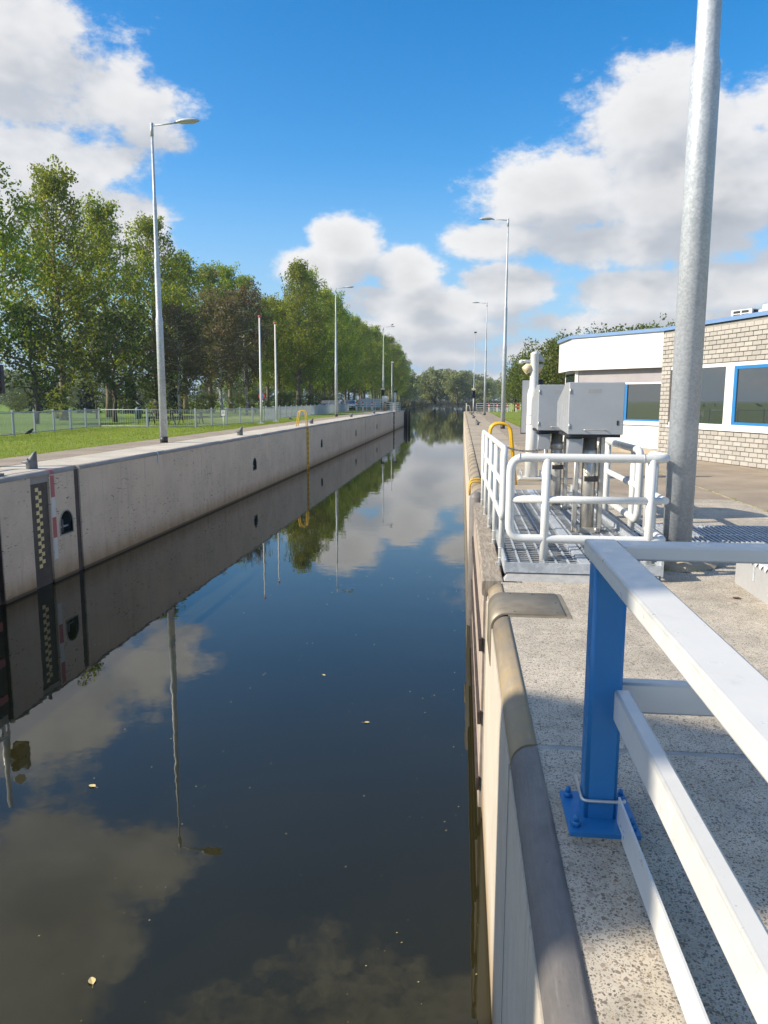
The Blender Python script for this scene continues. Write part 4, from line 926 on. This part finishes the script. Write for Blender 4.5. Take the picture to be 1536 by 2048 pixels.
# far gates: red-white posts and white railings on both quays
def rwpost(x, y, z, lab):
    t = thing('barrier_post', lab, 'post', (x, y, z), 0, 'red and white barrier posts at the far gates')
    for a, b, mt, nm in ((0, .62, M_white, 'lower_post'), (.62, .78, M_red, 'red_band'), (.78, 1.0, M_white, 'white_band'), (1.0, 1.15, M_red, 'red_band')): MB().rbox(-.09, .09, -.09, .09, a, b, .02, 'z', 2).build(nm, mt, t)
    MB().lathe([(.09, 1.15), (.07, 1.2), (.02, 1.23)], (0, 0, 0), 10).build('cap', M_red, t)
for x, lab in ((-15.5, 'standing apart next to the parked car'), (-14.25, 'at the start of the lawn-side gate railing'), (-13.35, 'second along the lawn-side gate railing'), (-12.1, 'closest to the lawn-side lamp post')): rwpost(x, 102, .1, 'red and white post ' + lab)
for x, lab in ((3.6, 'just right of the slim camera mast'), (4.7, 'in the middle of the far railing'), (6.05, 'behind the lamp post with the yellow hoops'), (7.2, 'at the end of the red and white board fence')): rwpost(x, 104, 0, 'building-side red and white post ' + lab)
def gate_rail(lab, x0, x1, y, z0, rails=(.25, .55, .85, 1.15)):
    t = thing('gate_railing', lab, 'railing', ((x0 + x1) / 2, y, z0))
    for z in rails: MB().box(x0, x1, y - .02, y + .02, z0 + z - .03, z0 + z + .03).build('rail', M_white, t, True)
    for k in range(5): x = x0 + (x1 - x0) * k / 4; MB().box(x - .03, x + .03, y - .035, y + .035, z0, z0 + 1.16).build('post', M_white, t, True)
gate_rail('white gate railing across the far lawn-side quay', -14.2, -9.4, 103.2, .1); gate_rail('white gate railing across the far building-side quay', 1.9, 6.7, 105.5, 0)
def edge_rail(lab, x, y0, y1, z0, n):
    t = thing('gate_railing', lab, 'railing', (x, (y0 + y1) / 2, z0))
    for z in (.3, .6, .9, 1.15): MB().box(x - .02, x + .02, y0, y1, z0 + z - .025, z0 + z + .025).build('rail', M_white, t, True)
    for k in range(n): y = y0 + (y1 - y0) * k / (n - 1); MB().box(x - .03, x + .03, y - .03, y + .03, z0 - .3, z0 + 1.16).build('post', M_white, t, True)
edge_rail('white railing along the water edge at the far lawn-side gate', -8.7, 92, 107, .1, 8); edge_rail('white railing along the water edge at the far building-side gate', .5, 90, 105, 0, 8)
bf2 = thing('board_fence', 'red and white board fence left of the white signal mast', 'fence', (8.4, 104, 0))
for z in (.55, .95):
    MB().box(7.3, 9.6, 103.97, 104.03, z - .09, z + .09).build('board', M_white, bf2, True)
    for x in (7.45, 8.35): MB().box(x - .2, x + .2, 103.95, 104.05, z - .13, z + .13).build('red_block', M_red, bf2, True)
for x in (7.6, 9.3): MB().box(x - .05, x + .05, 104.05, 104.12, 0, 1.1).build('post', M_white, bf2, True)
def sigbox(x, y, z, lab):
    t = thing('signal_light', lab, 'signal', (x, y, z))
    MB().rbox(-.22, .22, -.1, .1, 1.9, 2.8, .05, 'z').build('head', M_dark, t); MB().cyl((0, .05, 0), 1.95, .06, .06, 8).build('post', M_white, t)
    for z_ in (2.1, 2.4, 2.65): MB().tube([(0, -.1, z_), (0, -.32, z_)], .11, 10, caps=False).build('hood', M_dark, t)
    MB().rbox(-.26, .26, -.2, .12, 2.86, 3.06, .04, 'x').build('lamp', M_cream, t)
sigbox(1.40, 98.6, 0, 'small dark signal light below the slim camera mast'); sigbox(-10.85, 103.9, .1, 'small dark signal light at the far lawn-side lamp post')
cb = thing('control_box', 'light grey control box on a mossy post at the far lawn-side gate', 'box', (-10.15, 100, .1))
MB().rbox(-.36, .36, -.25, .25, 1.25, 2.0, .03, 'z').build('box', M_galv, cb); MB().cyl((0, 0, 0), 1.25, .2, .16, 10).build('post', M_coptan, cb)
pz = thing('hooded_pole', 'stubby galvanised pole with a hooded top at the end of the lawn-side wall', 'pole', (-9.4, 106.5, .1))
MB().rbox(-.13, .13, -.13, .13, 0, 2.6, .02, 'z').build('pole', M_galvl, pz); MB().rbox(-.16, .36, -.16, .16, 2.5, 2.75, .04, 'x').build('hood', M_dark, pz)
pa = thing('notice_board', 'long grey panel behind the lawn-side gate railing', 'panel', (-12.8, 106, .1))
MB().box(-14.3, -11.4, 106, 106.06, .5, 1.75).build('panel', M_greybox, pa, True)
for x in (-14.3, -13.3, -12.4, -11.4): MB().box(x - .03, x + .03, 105.95, 106.02, .1, 1.8).build('frame_post', M_white, pa, True)
for k, (x, y) in enumerate(((-8.2, 112.5), (-7.85, 113.2), (-8.5, 113.4))):
    o = MB().lathe([(.17, -3.2), (.17, -.2), (.15, .35 - k * .15), (.05, .42 - k * .15)], (0, 0, 0), 12).build('mooring_pile', M_dark); o.location = (x, y, 0)
    tag(o, 'black mooring pile in the water off the far end of the lawn-side wall', 'pile', 'cluster of black mooring piles')
mk = thing('concrete_block', 'low grey concrete block on the grass behind the white signal mast', 'block', (5.0, 58.5, -.02))
MB().rbox(-.45, .45, -1.2, 1.2, 0, .75, .04, 'z').build('block', M_copL, mk); MB().box(-.47, .47, -1.22, 1.22, .75, .80).build('cover', M_slabR, mk)

# ================================================================== CARS
def car(loc, rz, lab, paint):
    t = thing('parked_car', lab, 'car', loc, rz, 'cars parked beyond the lawn')
    side = [(-2.1, .35), (-2.15, .62), (-2.05, .88), (-1.2, .98), (-.6, 1.38), (.2, 1.46), (1.2, 1.40), (1.9, 1.0), (2.1, .92), (2.12, .4), (1.7, .25), (-1.8, .25)]
    st_ = [(-.86, .93), (-.80, 1.0), (.80, 1.0), (.86, .93)]
    m = MB(); n = len(side)
    v = [(x * k, y * (.86 if z > 1.05 else 1), z) for y, k in st_ for x, z in side]
    m.add(v, [(j * n + i, j * n + (i + 1) % n, (j + 1) * n + (i + 1) % n, (j + 1) * n + i) for j in range(3) for i in range(n)] + [tuple(range(n))[::-1], tuple(3 * n + i for i in range(n))])
    m.build('body', paint, t)
    MB().quad((-1.17, -.68, 1.0), (-1.17, .68, 1.0), (-.62, .60, 1.375), (-.62, -.60, 1.375)).build('windscreen', M_glass, t).location.x = -.012
    for s in (-1, 1):
        MB().add([(-.95, s * .80, 1.02), (1.5, s * .80, 1.04), (1.1, s * .745, 1.35), (-.5, s * .745, 1.34)], [(0, 1, 2, 3)]).build('side_window', M_glass, t)
        MB().rbox(-2.16, -2.05, s * .62 - .16, s * .62 + .16, .66, .82, .03, 'x').build('headlight', M_steel, t)
        for x in (-1.35, 1.3):
            wl = MB().tube([(x, s * .87, .32), (x, s * .68, .32)], .32, 18).build('wheel', M_tyre, t); MB().tube([(x, s * .875, .32), (x, s * .86, .32)], .2, 12).build('rim', M_galv, wl)
    MB().box(-2.17, -2.12, -.5, .5, .42, .58).build('grille', M_dark, t); MB().box(-2.175, -2.165, -.26, .26, .42, .53).build('number_plate', M_cream, t)
car((-17.3, 103, .1), R(90), 'silver car parked facing the viewer behind the middle lamp post', M_carp); car((-15.6, 105.8, .1), R(95), 'second parked car, half hidden beside the first', M_carp)
car((-18.9, 106, .1), R(90), 'dark parked car, mostly hidden behind the silver one', M_card)

# ================================================================== BIRDS
def crow(loc, rz, lab, tilt=0.):
    t = thing('crow', lab, 'bird', loc, rz, 'black crows about the lawn'); t.scale = (.8, .8, .8)
    pth = [(-.30, 0, .12), (-.2, 0, .15), (-.08, 0, .19), (.04, 0, .23), (.12, 0, .28), (.16, 0, .325), (.19, 0, .345), (.22, 0, .34), (.28, 0, .325)]
    MB().tube(pth, [.018, .035, .075, .085, .065, .048, .045, .03, .006], 12).build('body', M_feather, t)
    for s in (-1, 1):
        MB().tube([(.0, s * .03, .17), (.01, s * .035, .0)], .007, 6).build('leg', M_dark, t)
        MB().add([(.06, s * .08, .27), (-.1, s * .10, .20), (-.34, s * .03, .10), (-.12, s * .09, .14)], [(0, 1, 2, 3)]).build('wing', M_feather, t)
crow((-17.3, 28.9, .1), R(75), 'crow standing on the sunny lawn in front of the picket fence'); crow((-17.05, 38.8, 1.17), R(150), 'crow perched on the fence above the bin')
crow((-16.1, 38.85, 1.17), R(170), 'crow perched on the fence beside the near lamp post'); crow((-13.5, 43.8, 1.17), R(160), 'crow perched on the fence below the birches, the one on the left')
crow((-13.2, 46.3, 1.17), R(160), 'crow perched on the fence near the flagpole'); crow((-12.2, 53.2, .1), R(150), 'crow walking on the shaded lawn beside the yellow hoops'); crow((-9.75, 105.5, 11.58), R(20), 'bird sitting on the far lawn-side lamp lantern')
crow((-19.18, 37.3, 1.17), R(60), 'crow perched on the fence in line with the path lamp')

# ================================================================== TREES
def leaf_mesh(name, cen, size, mat, flat=0., droop=None):
    n = len(cen); a = RNG.normal(size=(n, 3)); a /= np.linalg.norm(a, axis=1)[:, None]
    if droop is not None: a = a * (1 - droop) + np.array([0, 0, -droop * 1.6])
    a /= np.linalg.norm(a, axis=1)[:, None]
    b = RNG.normal(size=(n, 3)); b -= a * (a * b).sum(1)[:, None]; b /= np.linalg.norm(b, axis=1)[:, None]
    s = (size * RNG.uniform(.7, 1.3, n))[:, None]
    v = np.stack([cen - a * s * .5, cen + b * s * .36 - a * s * .05, cen + a * s * .5, cen - b * s * .36 - a * s * .05], 1).reshape(-1, 3)
    me = bpy.data.meshes.new(name); me.vertices.add(4 * n); me.vertices.foreach_set('co', v.astype(np.float32).ravel())
    me.loops.add(4 * n); me.loops.foreach_set('vertex_index', np.arange(4 * n, dtype=np.int32)); me.polygons.add(n)
    me.polygons.foreach_set('loop_start', np.arange(0, 4 * n, 4, dtype=np.int32)); me.update(calc_edges=True); me.validate()
    me.materials.append(mat); return me
def clumps(cs, rs, per):
    out = []
    for c, r in zip(cs, rs):
        k = max(3, int(per * (r ** 2) / .36)); d = RNG.normal(size=(k, 3)); d /= np.linalg.norm(d, axis=1)[:, None]
        out.append(np.array(c) + d * (r * RNG.uniform(.35, 1., (k, 1)) ** .6))
    return np.concatenate(out)
def limb_path(p0, az, out, rise, n=6, curve=1.5, jit=.12):
    P = []
    for k in range(n + 1):
        t = k / n; rad = out * (1 - (1 - t) ** curve); P.append(Vector(p0) + Vector((math.cos(az) * rad, math.sin(az) * rad, rise * t)) + Vector((random.gauss(0, jit), random.gauss(0, jit), random.gauss(0, jit))) * (t > 0))
    return P
def broad(h, hw, base, nl, mat, bark, leaf, per, r0, shape, rise=.5, seed=0, trunk_top=.92, cl=(.45, .85), name='tree', droop=None, cluster_step=.75):
    """trunk with tapering limbs and leaf clumps strung along them; shape(t) is the relative half width"""
    random.seed(seed); m = MB(); cs = []; rs = []
    tp = [Vector((random.gauss(0, .12) * k * .25, random.gauss(0, .12) * k * .25, h * trunk_top * k / 9)) for k in range(10)]
    m.tube([tuple(p) for p in tp], [r0 * (1.25 if k == 0 else 1) * (1 - k / 9) ** .85 + .015 for k in range(10)], 9)
    for i in range(nl):
        t = base + (1 - base) * ((i + random.random()) / nl) ** .9 * .96
        k = t * h / (h * trunk_top) * 9; k0 = min(int(k), 8); p0 = tp[k0].lerp(tp[k0 + 1], min(k - k0, 1))
        az = i * 2.39996 + random.uniform(-.5, .5); out = hw * shape((t - base) / (1 - base)) * random.uniform(.72, 1.1)
        rs_ = min(h * rise * random.uniform(.7, 1.2) * (.30 + out / hw * .4), (h - p0.z) * 1.02)
        P = limb_path(p0, az, out, rs_); rad = max(r0 * .32 * (1 - t) + .02, .018)
        m.tube([tuple(p) for p in P], [rad * (1 - j / len(P)) + .008 for j in range(len(P))], 5, caps=False)
        L = sum((b - a).length for a, b in zip(P, P[1:])); nc = max(3, int(L / cluster_step))
        for j in range(nc):
            u = .25 + .78 * (j + random.random()) / nc; q = min(u, 1) * (len(P) - 1); q0 = min(int(q), len(P) - 2); c = P[q0].lerp(P[q0 + 1], q - q0)
            rr = random.uniform(*cl) * (1.05 - .35 * u); c = c + Vector((random.gauss(0, .45), random.gauss(0, .45), random.gauss(0, .35)))
            if u > 1: c.z += .3
            cs.append(tuple(c)); rs.append(rr)
            if random.random() < .5:
                c2 = c + Vector((random.gauss(0, .8), random.gauss(0, .8), random.gauss(0, .5))); cs.append(tuple(c2)); rs.append(rr * .8)
                m.tube([tuple(P[q0]), tuple(c2)], [.018, .006], 4, caps=False)
    for k in range(5): cs.append((tp[-1].x + random.gauss(0, .25), tp[-1].y + random.gauss(0, .25), h * (trunk_top + .018 * k))); rs.append(.5 - .06 * k)
    tm = m.mesh('trunk'); tm.materials.append(bark)
    return tm, leaf_mesh('crown', clumps(cs, rs, per), leaf, mat, droop=droop)
pop_shape = lambda t: (.55 + .45 * math.sin(math.pi * min(1, t * 1.15 + .12))) * (1 - .62 * max(0, t - .45) / .55)
round_shape = lambda t: .25 + .75 * math.sin(math.pi * min(.97, .15 + .8 * t))
POP = [broad(25.2 + .6 * k, 6.2, .15, 76, M_lpop, M_bark, .31, 16, .40, pop_shape, .28, 20 + k, cl=(.8, 1.4), cluster_step=1.15) for k in range(4)]
BIR = [broad(15.2, 4.4, .24, 44, M_lbir, M_birchb, .24, 30, .19, round_shape, .12, 40 + k, cl=(.6, 1.1), droop=.45) for k in range(2)]
DRK = [broad(7.0, 2.6, .16, 26, M_ldark, M_barkd, .22, 30, .13, round_shape, .25, 50 + k) for k in range(2)]
WIL = [broad(10.0, 5.6, .04, 34, M_lwil, M_barkd, .50, 13, .3, round_shape, .30, 60 + k, cl=(.8, 1.5), cluster_step=1.1) for k in range(3)]
GRN = [broad(8.5, 3.6, .08, 34, leafmat('hedge_tree_leaf', (.10, .145, .036), (.165, .205, .05), (.27, .24, .06), .45), M_barkd, .25, 24, .2, round_shape, .3, 70 + k, cl=(.6, 1.1)) for k in range(2)]
def spruce(seed):
    random.seed(seed); m = MB(); m.tube([(0, 0, 0), (0, 0, 6.2)], [.12, .01], 8); cs = []
    for i in range(70):
        t = .04 + .95 * i / 70; z = 6.2 * t; L = (1 - t) * 1.75 + .1; az = i * 2.4
        for j in range(14):
            u = random.random(); cs.append((math.cos(az) * L * u + random.gauss(0, .1), math.sin(az) * L * u + random.gauss(0, .1), z - .35 * u * L + random.gauss(0, .06)))
    tm = m.mesh('trunk'); tm.materials.append(M_barkd); return tm, leaf_mesh('crown', np.array(cs * 3) + RNG.normal(0, .09, (len(cs) * 3, 3)), .28, M_lspr)
SPR = [spruce(80)]
random.seed(90)
SHO = leaf_mesh('shoot_leaves', clumps([(random.gauss(0, .55), random.gauss(0, .55) - .4, .3 + random.random() * 3.2) for _ in range(36)], [.5] * 36, 30), .24, M_lshoot)
def tree(name, meshes, loc, s, lab, group=None, cat='tree', rz=None, shoots=False):
    t = thing(name, lab, cat, loc, random.uniform(0, 6.28) if rz is None else rz, group); t.scale = s if isinstance(s, tuple) else (s, s, s)
    link('trunk', meshes[0], t); link('crown', meshes[1], t)
    if shoots: link('shoot_leaves', SHO, t)
    return t
random.seed(5)
G1 = 'tall poplars in the row behind the picket fence'
for k, y in enumerate((67, 81, 95, 108.5, 121, 133, 146, 159, 173, 187)):
    lab = {0: 'poplar cut by the picture edge at the near end of the row', 1: 'tall poplar with yellowish crown and bright shoots at its foot behind the near fence', 2: 'poplar left of the near lamp post, second full crown of the row', 3: 'poplar hidden behind the near lamp post', 4: 'poplar just right of the near lamp post', 5: 'poplar behind the reddish birch'}.get(k, 'poplar in the back row, half hidden by the birches and the front row')
    tree('poplar_tree', POP[k % 4], (-45 + random.uniform(-.8, .8), y, GZ), (1.0, 1.0, 1.0 + random.uniform(-.03, .04)), lab, G1 if k > 5 else None, shoots=k in (1, 3, 4, 5, 7))
G2 = 'poplars of the row along the canal road'
for k in range(19):
    y = 137 + k * 12.2; sc_ = random.uniform(.92, 1.02)
    lab = 'big bright poplar standing before the far row, left of the middle lamp post' if k == 0 else ('canal-row poplar, %s beyond the big bright one' % ORD[k - 1] if k < 9 else 'poplar at the dense far end of the row receding along the canal')
    tree('poplar_tree', POP[(k + 1) % 4], (-30.2 + random.uniform(-.8, .8) + (1.2 if k > 14 else 0), y, GZ), (sc_ * .95, sc_ * .95, sc_ * 1.0), lab, G2 if k > 8 else None, shoots=k == 3)
for k in range(8): tree('poplar_tree', POP[(k + 2) % 4], (-41 + random.uniform(-1, 1), 165 + k * 22, GZ), random.uniform(.85, .95), 'poplar in the back row, half hidden by the birches and the front row', G1)
tree('birch_tree', BIR[0], (-30.8, 95.5, GZ), (1.1, 1.1, 1.0), 'reddish brown weeping birch with white trunk right of the near lamp post'); tree('birch_tree', BIR[1], (-30.0, 104, GZ), (.9, .9, 1.16), 'taller grey green birch with leaning white trunk behind the flagpoles')
tree('birch_tree', BIR[1], (-33.0, 86.5, GZ), .85, 'slim birch stem beside the near lamp post, crown in shade')
for k, (x, y, sc_, lab) in enumerate(((-36.0, 76.0, 1.6, 'dark bushy tree under the second poplar'), (-40.5, 69, 1.45, 'dark bushy tree under the first poplars at the picture edge'), (-36.8, 89, 1.4, 'dark bushy tree behind the near lamp post'), (-47, 98, 1.6, 'dark tree filling the gap between poplar trunks'), (-49, 88, 1.4, 'dark tree left of the second poplar trunk'))): tree('shade_tree', DRK[k % 2], (x, y, GZ), sc_, lab)
for k, (px, lab) in enumerate(((-70, 'dark spruce beyond the lawn, the leftmost one'), (-63, 'dark spruce between the first two poplar trunks'), (-54, 'dark spruce right of the path lamp'), (-47.5, 'small dark spruce behind the near lamp post'))): tree('spruce_tree', SPR[0], (px, 120 + 3 * (k % 2), GZ), (1.35, 1.35, 1.25 - .08 * (k % 3)), lab)
for k in range(22):
    x = -96 + k * 3.5; lab = 'dark low bush behind the lawn, %s in the belt from the picture edge' % ORD[k] if k < 6 else 'dark low bush in the belt behind the poplars'
    tree('dark_bush', DRK[k % 2], (x, 128 + random.uniform(-5, 5), GZ - .6), (.95, .95, .42 + .16 * random.random()), lab, None if k < 6 else 'belt of dark bushes behind the lawn', 'bush')
for k in range(22):
    x = -150 + k * 5.6; tree('dark_bush', DRK[k % 2], (x, 215 + random.uniform(-15, 25), GZ - .6), (1.5, 1.5, .85 + .3 * random.random()), 'dark bush showing between the poplar trunks far behind the lawn', 'far bushes behind the poplars', 'bush')
for k in range(34):
    x = -420 + k * 13 + random.uniform(-5, 5); tree('field_tree', WIL[k % 3], (x, 430 + random.uniform(-50, 60), GZ), random.uniform(1.2, 1.9), 'pale far tree at the end of the meadow behind the poplars', 'far trees across the meadow')
FT = [(-56, 705, 1.9), (-44, 700, 2.0), (-32, 698, 2.25), (-20.5, 696, 2.55), (-9, 695, 2.65), (2, 696, 2.55), (12, 698, 2.3), (-38, 715, 2.2), (-14, 712, 2.65), (6, 715, 2.45), (22, 700, 2.0)]
for k, (x, y, sc_) in enumerate(FT): tree('willow_tree', WIL[k % 3], (x, y, -.8), sc_, 'olive willow closing the canal, %s from the lawn side' % ORD[k] if k < 7 else 'bushy olive willow in the thicket closing the far end of the canal', None if k < 7 else 'willows at the end of the canal')
for k in range(15): tree('bank_tree', GRN[k % 2], (26 + k * 5.2 + random.uniform(-1, 1), 660 - k * 19, 0), random.uniform(1.9, 2.3) * (1 - k * .02), 'dark green tree of the wood on the far building side', 'dark wood on the far building side')
for k, (x, y, sc_) in enumerate(((-64, 690, 2.4), (-52, 640, 2.3), (-40, 560, 2.0), (-36, 470, 1.7))): tree('bank_tree', GRN[k % 2], (x, y, GZ), sc_, 'dark tree at the end of the poplar row by the far water', 'dark trees past the poplar row')
for x, y, s, lab in ((8.3, 72, .80, 'leafy green tree directly left of the control building'), (10.6, 68, .82, 'leafy tree half hidden by the white bay of the building'), (7.6, 88, .75, 'smaller leafy tree behind the dark signal board'), (7.6, 112, .72, 'leafy tree behind the red and white boards'), (9.5, 118, .8, 'leafy tree behind the farthest building-side railing'), (12.6, 100, .85, 'tree mass behind the left end of the building'),
                     (12.2, 58, .78, 'tree top showing over the white panelled roof edge'), (14.3, 60, .80, 'second tree top over the roof edge'), (18.2, 49, .70, 'feathery tree top beside the air conditioner'), (20.0, 49, .68, 'thin tree top behind the roof light')): tree('leafy_tree', GRN[int(x) % 2], (x, y, 0), s, lab)
# reeds, grass fringes
def blades(name, pts, h, wd, mat, lab):
    n = len(pts); pts = np.asarray(pts); a = RNG.uniform(0, 6.28, n); hh = h * RNG.uniform(.5, 1.3, n); ln = RNG.normal(0, .25, (n, 2)) * hh[:, None]
    dx = np.stack([np.cos(a), np.sin(a), np.zeros(n)], 1) * (wd / 2)
    v = np.stack([pts - dx, pts + dx, pts + np.concatenate([ln, hh[:, None]], 1)], 1).reshape(-1, 3)
    me = bpy.data.meshes.new(name); me.vertices.add(3 * n); me.vertices.foreach_set('co', v.astype(np.float32).ravel()); me.loops.add(3 * n); me.loops.foreach_set('vertex_index', np.arange(3 * n, dtype=np.int32))
    me.polygons.add(n); me.polygons.foreach_set('loop_start', np.arange(0, 3 * n, 3, dtype=np.int32)); me.update(calc_edges=True); me.validate(); me.materials.append(mat)
    return tag(link(name, me), lab, 'grass', kind='stuff')
def U(n, *r): return np.stack([RNG.uniform(a, b, n) for a, b in r], 1)
blades('reeds', np.concatenate([U(10000, (-27, 60), (678, 692), (-2.3, -1.0)), U(5000, (-27, -24.5), (112, 680), (-2.2, -1.2))]), 3.0, .3, M_lreed, 'reed fringe along the far water edge')
e1 = U(26000, (-11.32, -11.1), (14, 70), (.09, .11)); lawn = U(60000, (-20, -11.2), (17, 55), (.085, .10)); rg = U(9000, (3.45, 9), (34, 70), (-.03, -.015)); re = U(5000, (3.42, 3.6), (33, 80), (-.03, -.01))
blades('grass', np.concatenate([e1, lawn, rg, re]), .065, .018, M_blade, 'short grass along the lawn edge')

wl = np.concatenate([U(700, (4.40, 4.50), (9.5, 19), (-.01, .0)), U(260, (1.9, 2.3), (7.2, 7.5), (0, .01)), U(300, (1.95, 2.01), (13, 40), (-.01, 0)), U(900, (-9.83, -9.77), (13, 60), (.14, .15))])
wl = wl[RNG.random(len(wl)) < (.35 + .65 * (np.sin(wl[:, 1] * 5.1) > .2))]
blades('weeds', wl, .028, .009, M_blade, 'weeds growing in the paving joints')
# ================================================================== SMALL THINGS ON WATER AND PAVING
def leaf(loc, rz, s, mat, lab, group, cup=.25):
    m = MB(); P = [(0, 0), (.25, .28), (.55, .32), (.85, .16), (1, 0), (.85, -.16), (.55, -.32), (.25, -.28)]
    m.add([((x - .5) * s, y * s, (abs(y) * cup + .02 * math.sin(x * 9)) * s) for x, y in P] + [(0, 0, -.02 * s)], [(i, (i + 1) % 8, 8) for i in range(8)])
    m.tube([(-.5 * s, 0, .0), (-.95 * s, .12 * s, .03 * s)], .015 * s, 4)
    o = m.build('fallen_leaf', mat); o.location = loc; o.rotation_euler.z = rz; return tag(o, lab, 'leaf', group)
for (x, y, s, lab) in ((-3.58, 6.67, .085, 'larger yellow leaf floating left of the canal centre'), (-1.06, 8.45, .065, 'yellow leaf floating in the middle of the canal'), (-1.85, 9.93, .06, 'small pale leaf floating farther out in the canal'), (-2.36, 4.25, .075, 'pale leaf floating low at the bottom edge of the water')): leaf((x, y, ZW + .004), random.uniform(0, 6), s, M_leafy, lab, 'leaves floating on the canal')
leaf((2.26, 6.27, .006), .5, .08, M_leafbr, 'dry brown leaf on the aggregate paving by the louvred box', 'dry leaves on the quay'); leaf((.88, 2.28, .006), 1.5, .05, M_leafbr, 'dry leaf lying in the shade under the barrier rails', 'dry leaves on the quay'); leaf((1.35, 8.9, PZ + .004), 1.0, .06, M_leafbr, 'brown leaf on the steel grating', 'dry leaves on the quay')
sp = MB(); drifts = [(random.uniform(-8, 0), 3.5 + 20 * random.random() ** 1.5) for _ in range(16)]
for _ in range(620):
    if random.random() < .6: cx, cy = random.choice(drifts); x, y = cx + random.gauss(0, .35), cy + random.gauss(0, .9)
    else: x, y = random.uniform(-8.2, .15), 3 + 22 * random.random() ** 1.6
    if not -8.3 < x < .18 or y < 2: continue
    s = random.choice((.001, .0015, .002, .002, .004)) * (1 + y / 14); sp.quad((x, y, ZW + .003), (x + s * 2, y + s, ZW + .003), (x + s * 2, y + s * 2, ZW + .003), (x, y + s * 1.3, ZW + .003))
tag(sp.build('floating_specks', M_leafy), 'pale specks drifting on the water', 'debris', kind='stuff')

# made-up tower out of view, added to throw a soft shadow across the barrier
bt = thing('shadow_tower', 'tall white unseen tower added behind the viewer to shade the barrier', 'tower', (-12.0, -1.5, ZL))
MB().rbox(-12.4, -11.6, -1.60, -.75, 0, 11.5, .04, 'z').build('column', M_white, bt, True)
MB().add([(x, y, z) for x in (-12.35, -11.65) for y, z in ((-.75, 0), (.36, 0), (.36, 7.9), (-.15, 8.35), (-.75, 8.9))], [(0, 1, 2, 3, 4), (9, 8, 7, 6, 5), (0, 5, 6, 1), (1, 6, 7, 2), (2, 7, 8, 3), (3, 8, 9, 4)]).build('housing', M_blue, bt, True)  # sloping wing, outlined to fit the edge of the shadow it throws
MB().box(-12.5, -11.5, -1.7, -.65, 11.5, 11.7).build('cap', M_blue, bt, True)

# thin autumn haze: one even volume round the whole place
hzb = MB().box(-1200, 1200, -200, 1600, -4, 60).build('haze', bpy.data.materials.new('haze_air'))
hm = hzb.data.materials[0]; hm.use_nodes = True; hm.node_tree.nodes.clear(); hn_ = NT(hm.node_tree)
pv = hn_.new('ShaderNodeVolumePrincipled'); pv.inputs['Color'].default_value = (.80, .88, 1, 1); pv.inputs['Density'].default_value = .00022; pv.inputs['Anisotropy'].default_value = .3
ou = hn_.new('ShaderNodeOutputMaterial'); hn_.l.new(pv.outputs[0], ou.inputs['Volume'])
tag(hzb, 'thin bluish haze in the distance', 'haze', kind='stuff')
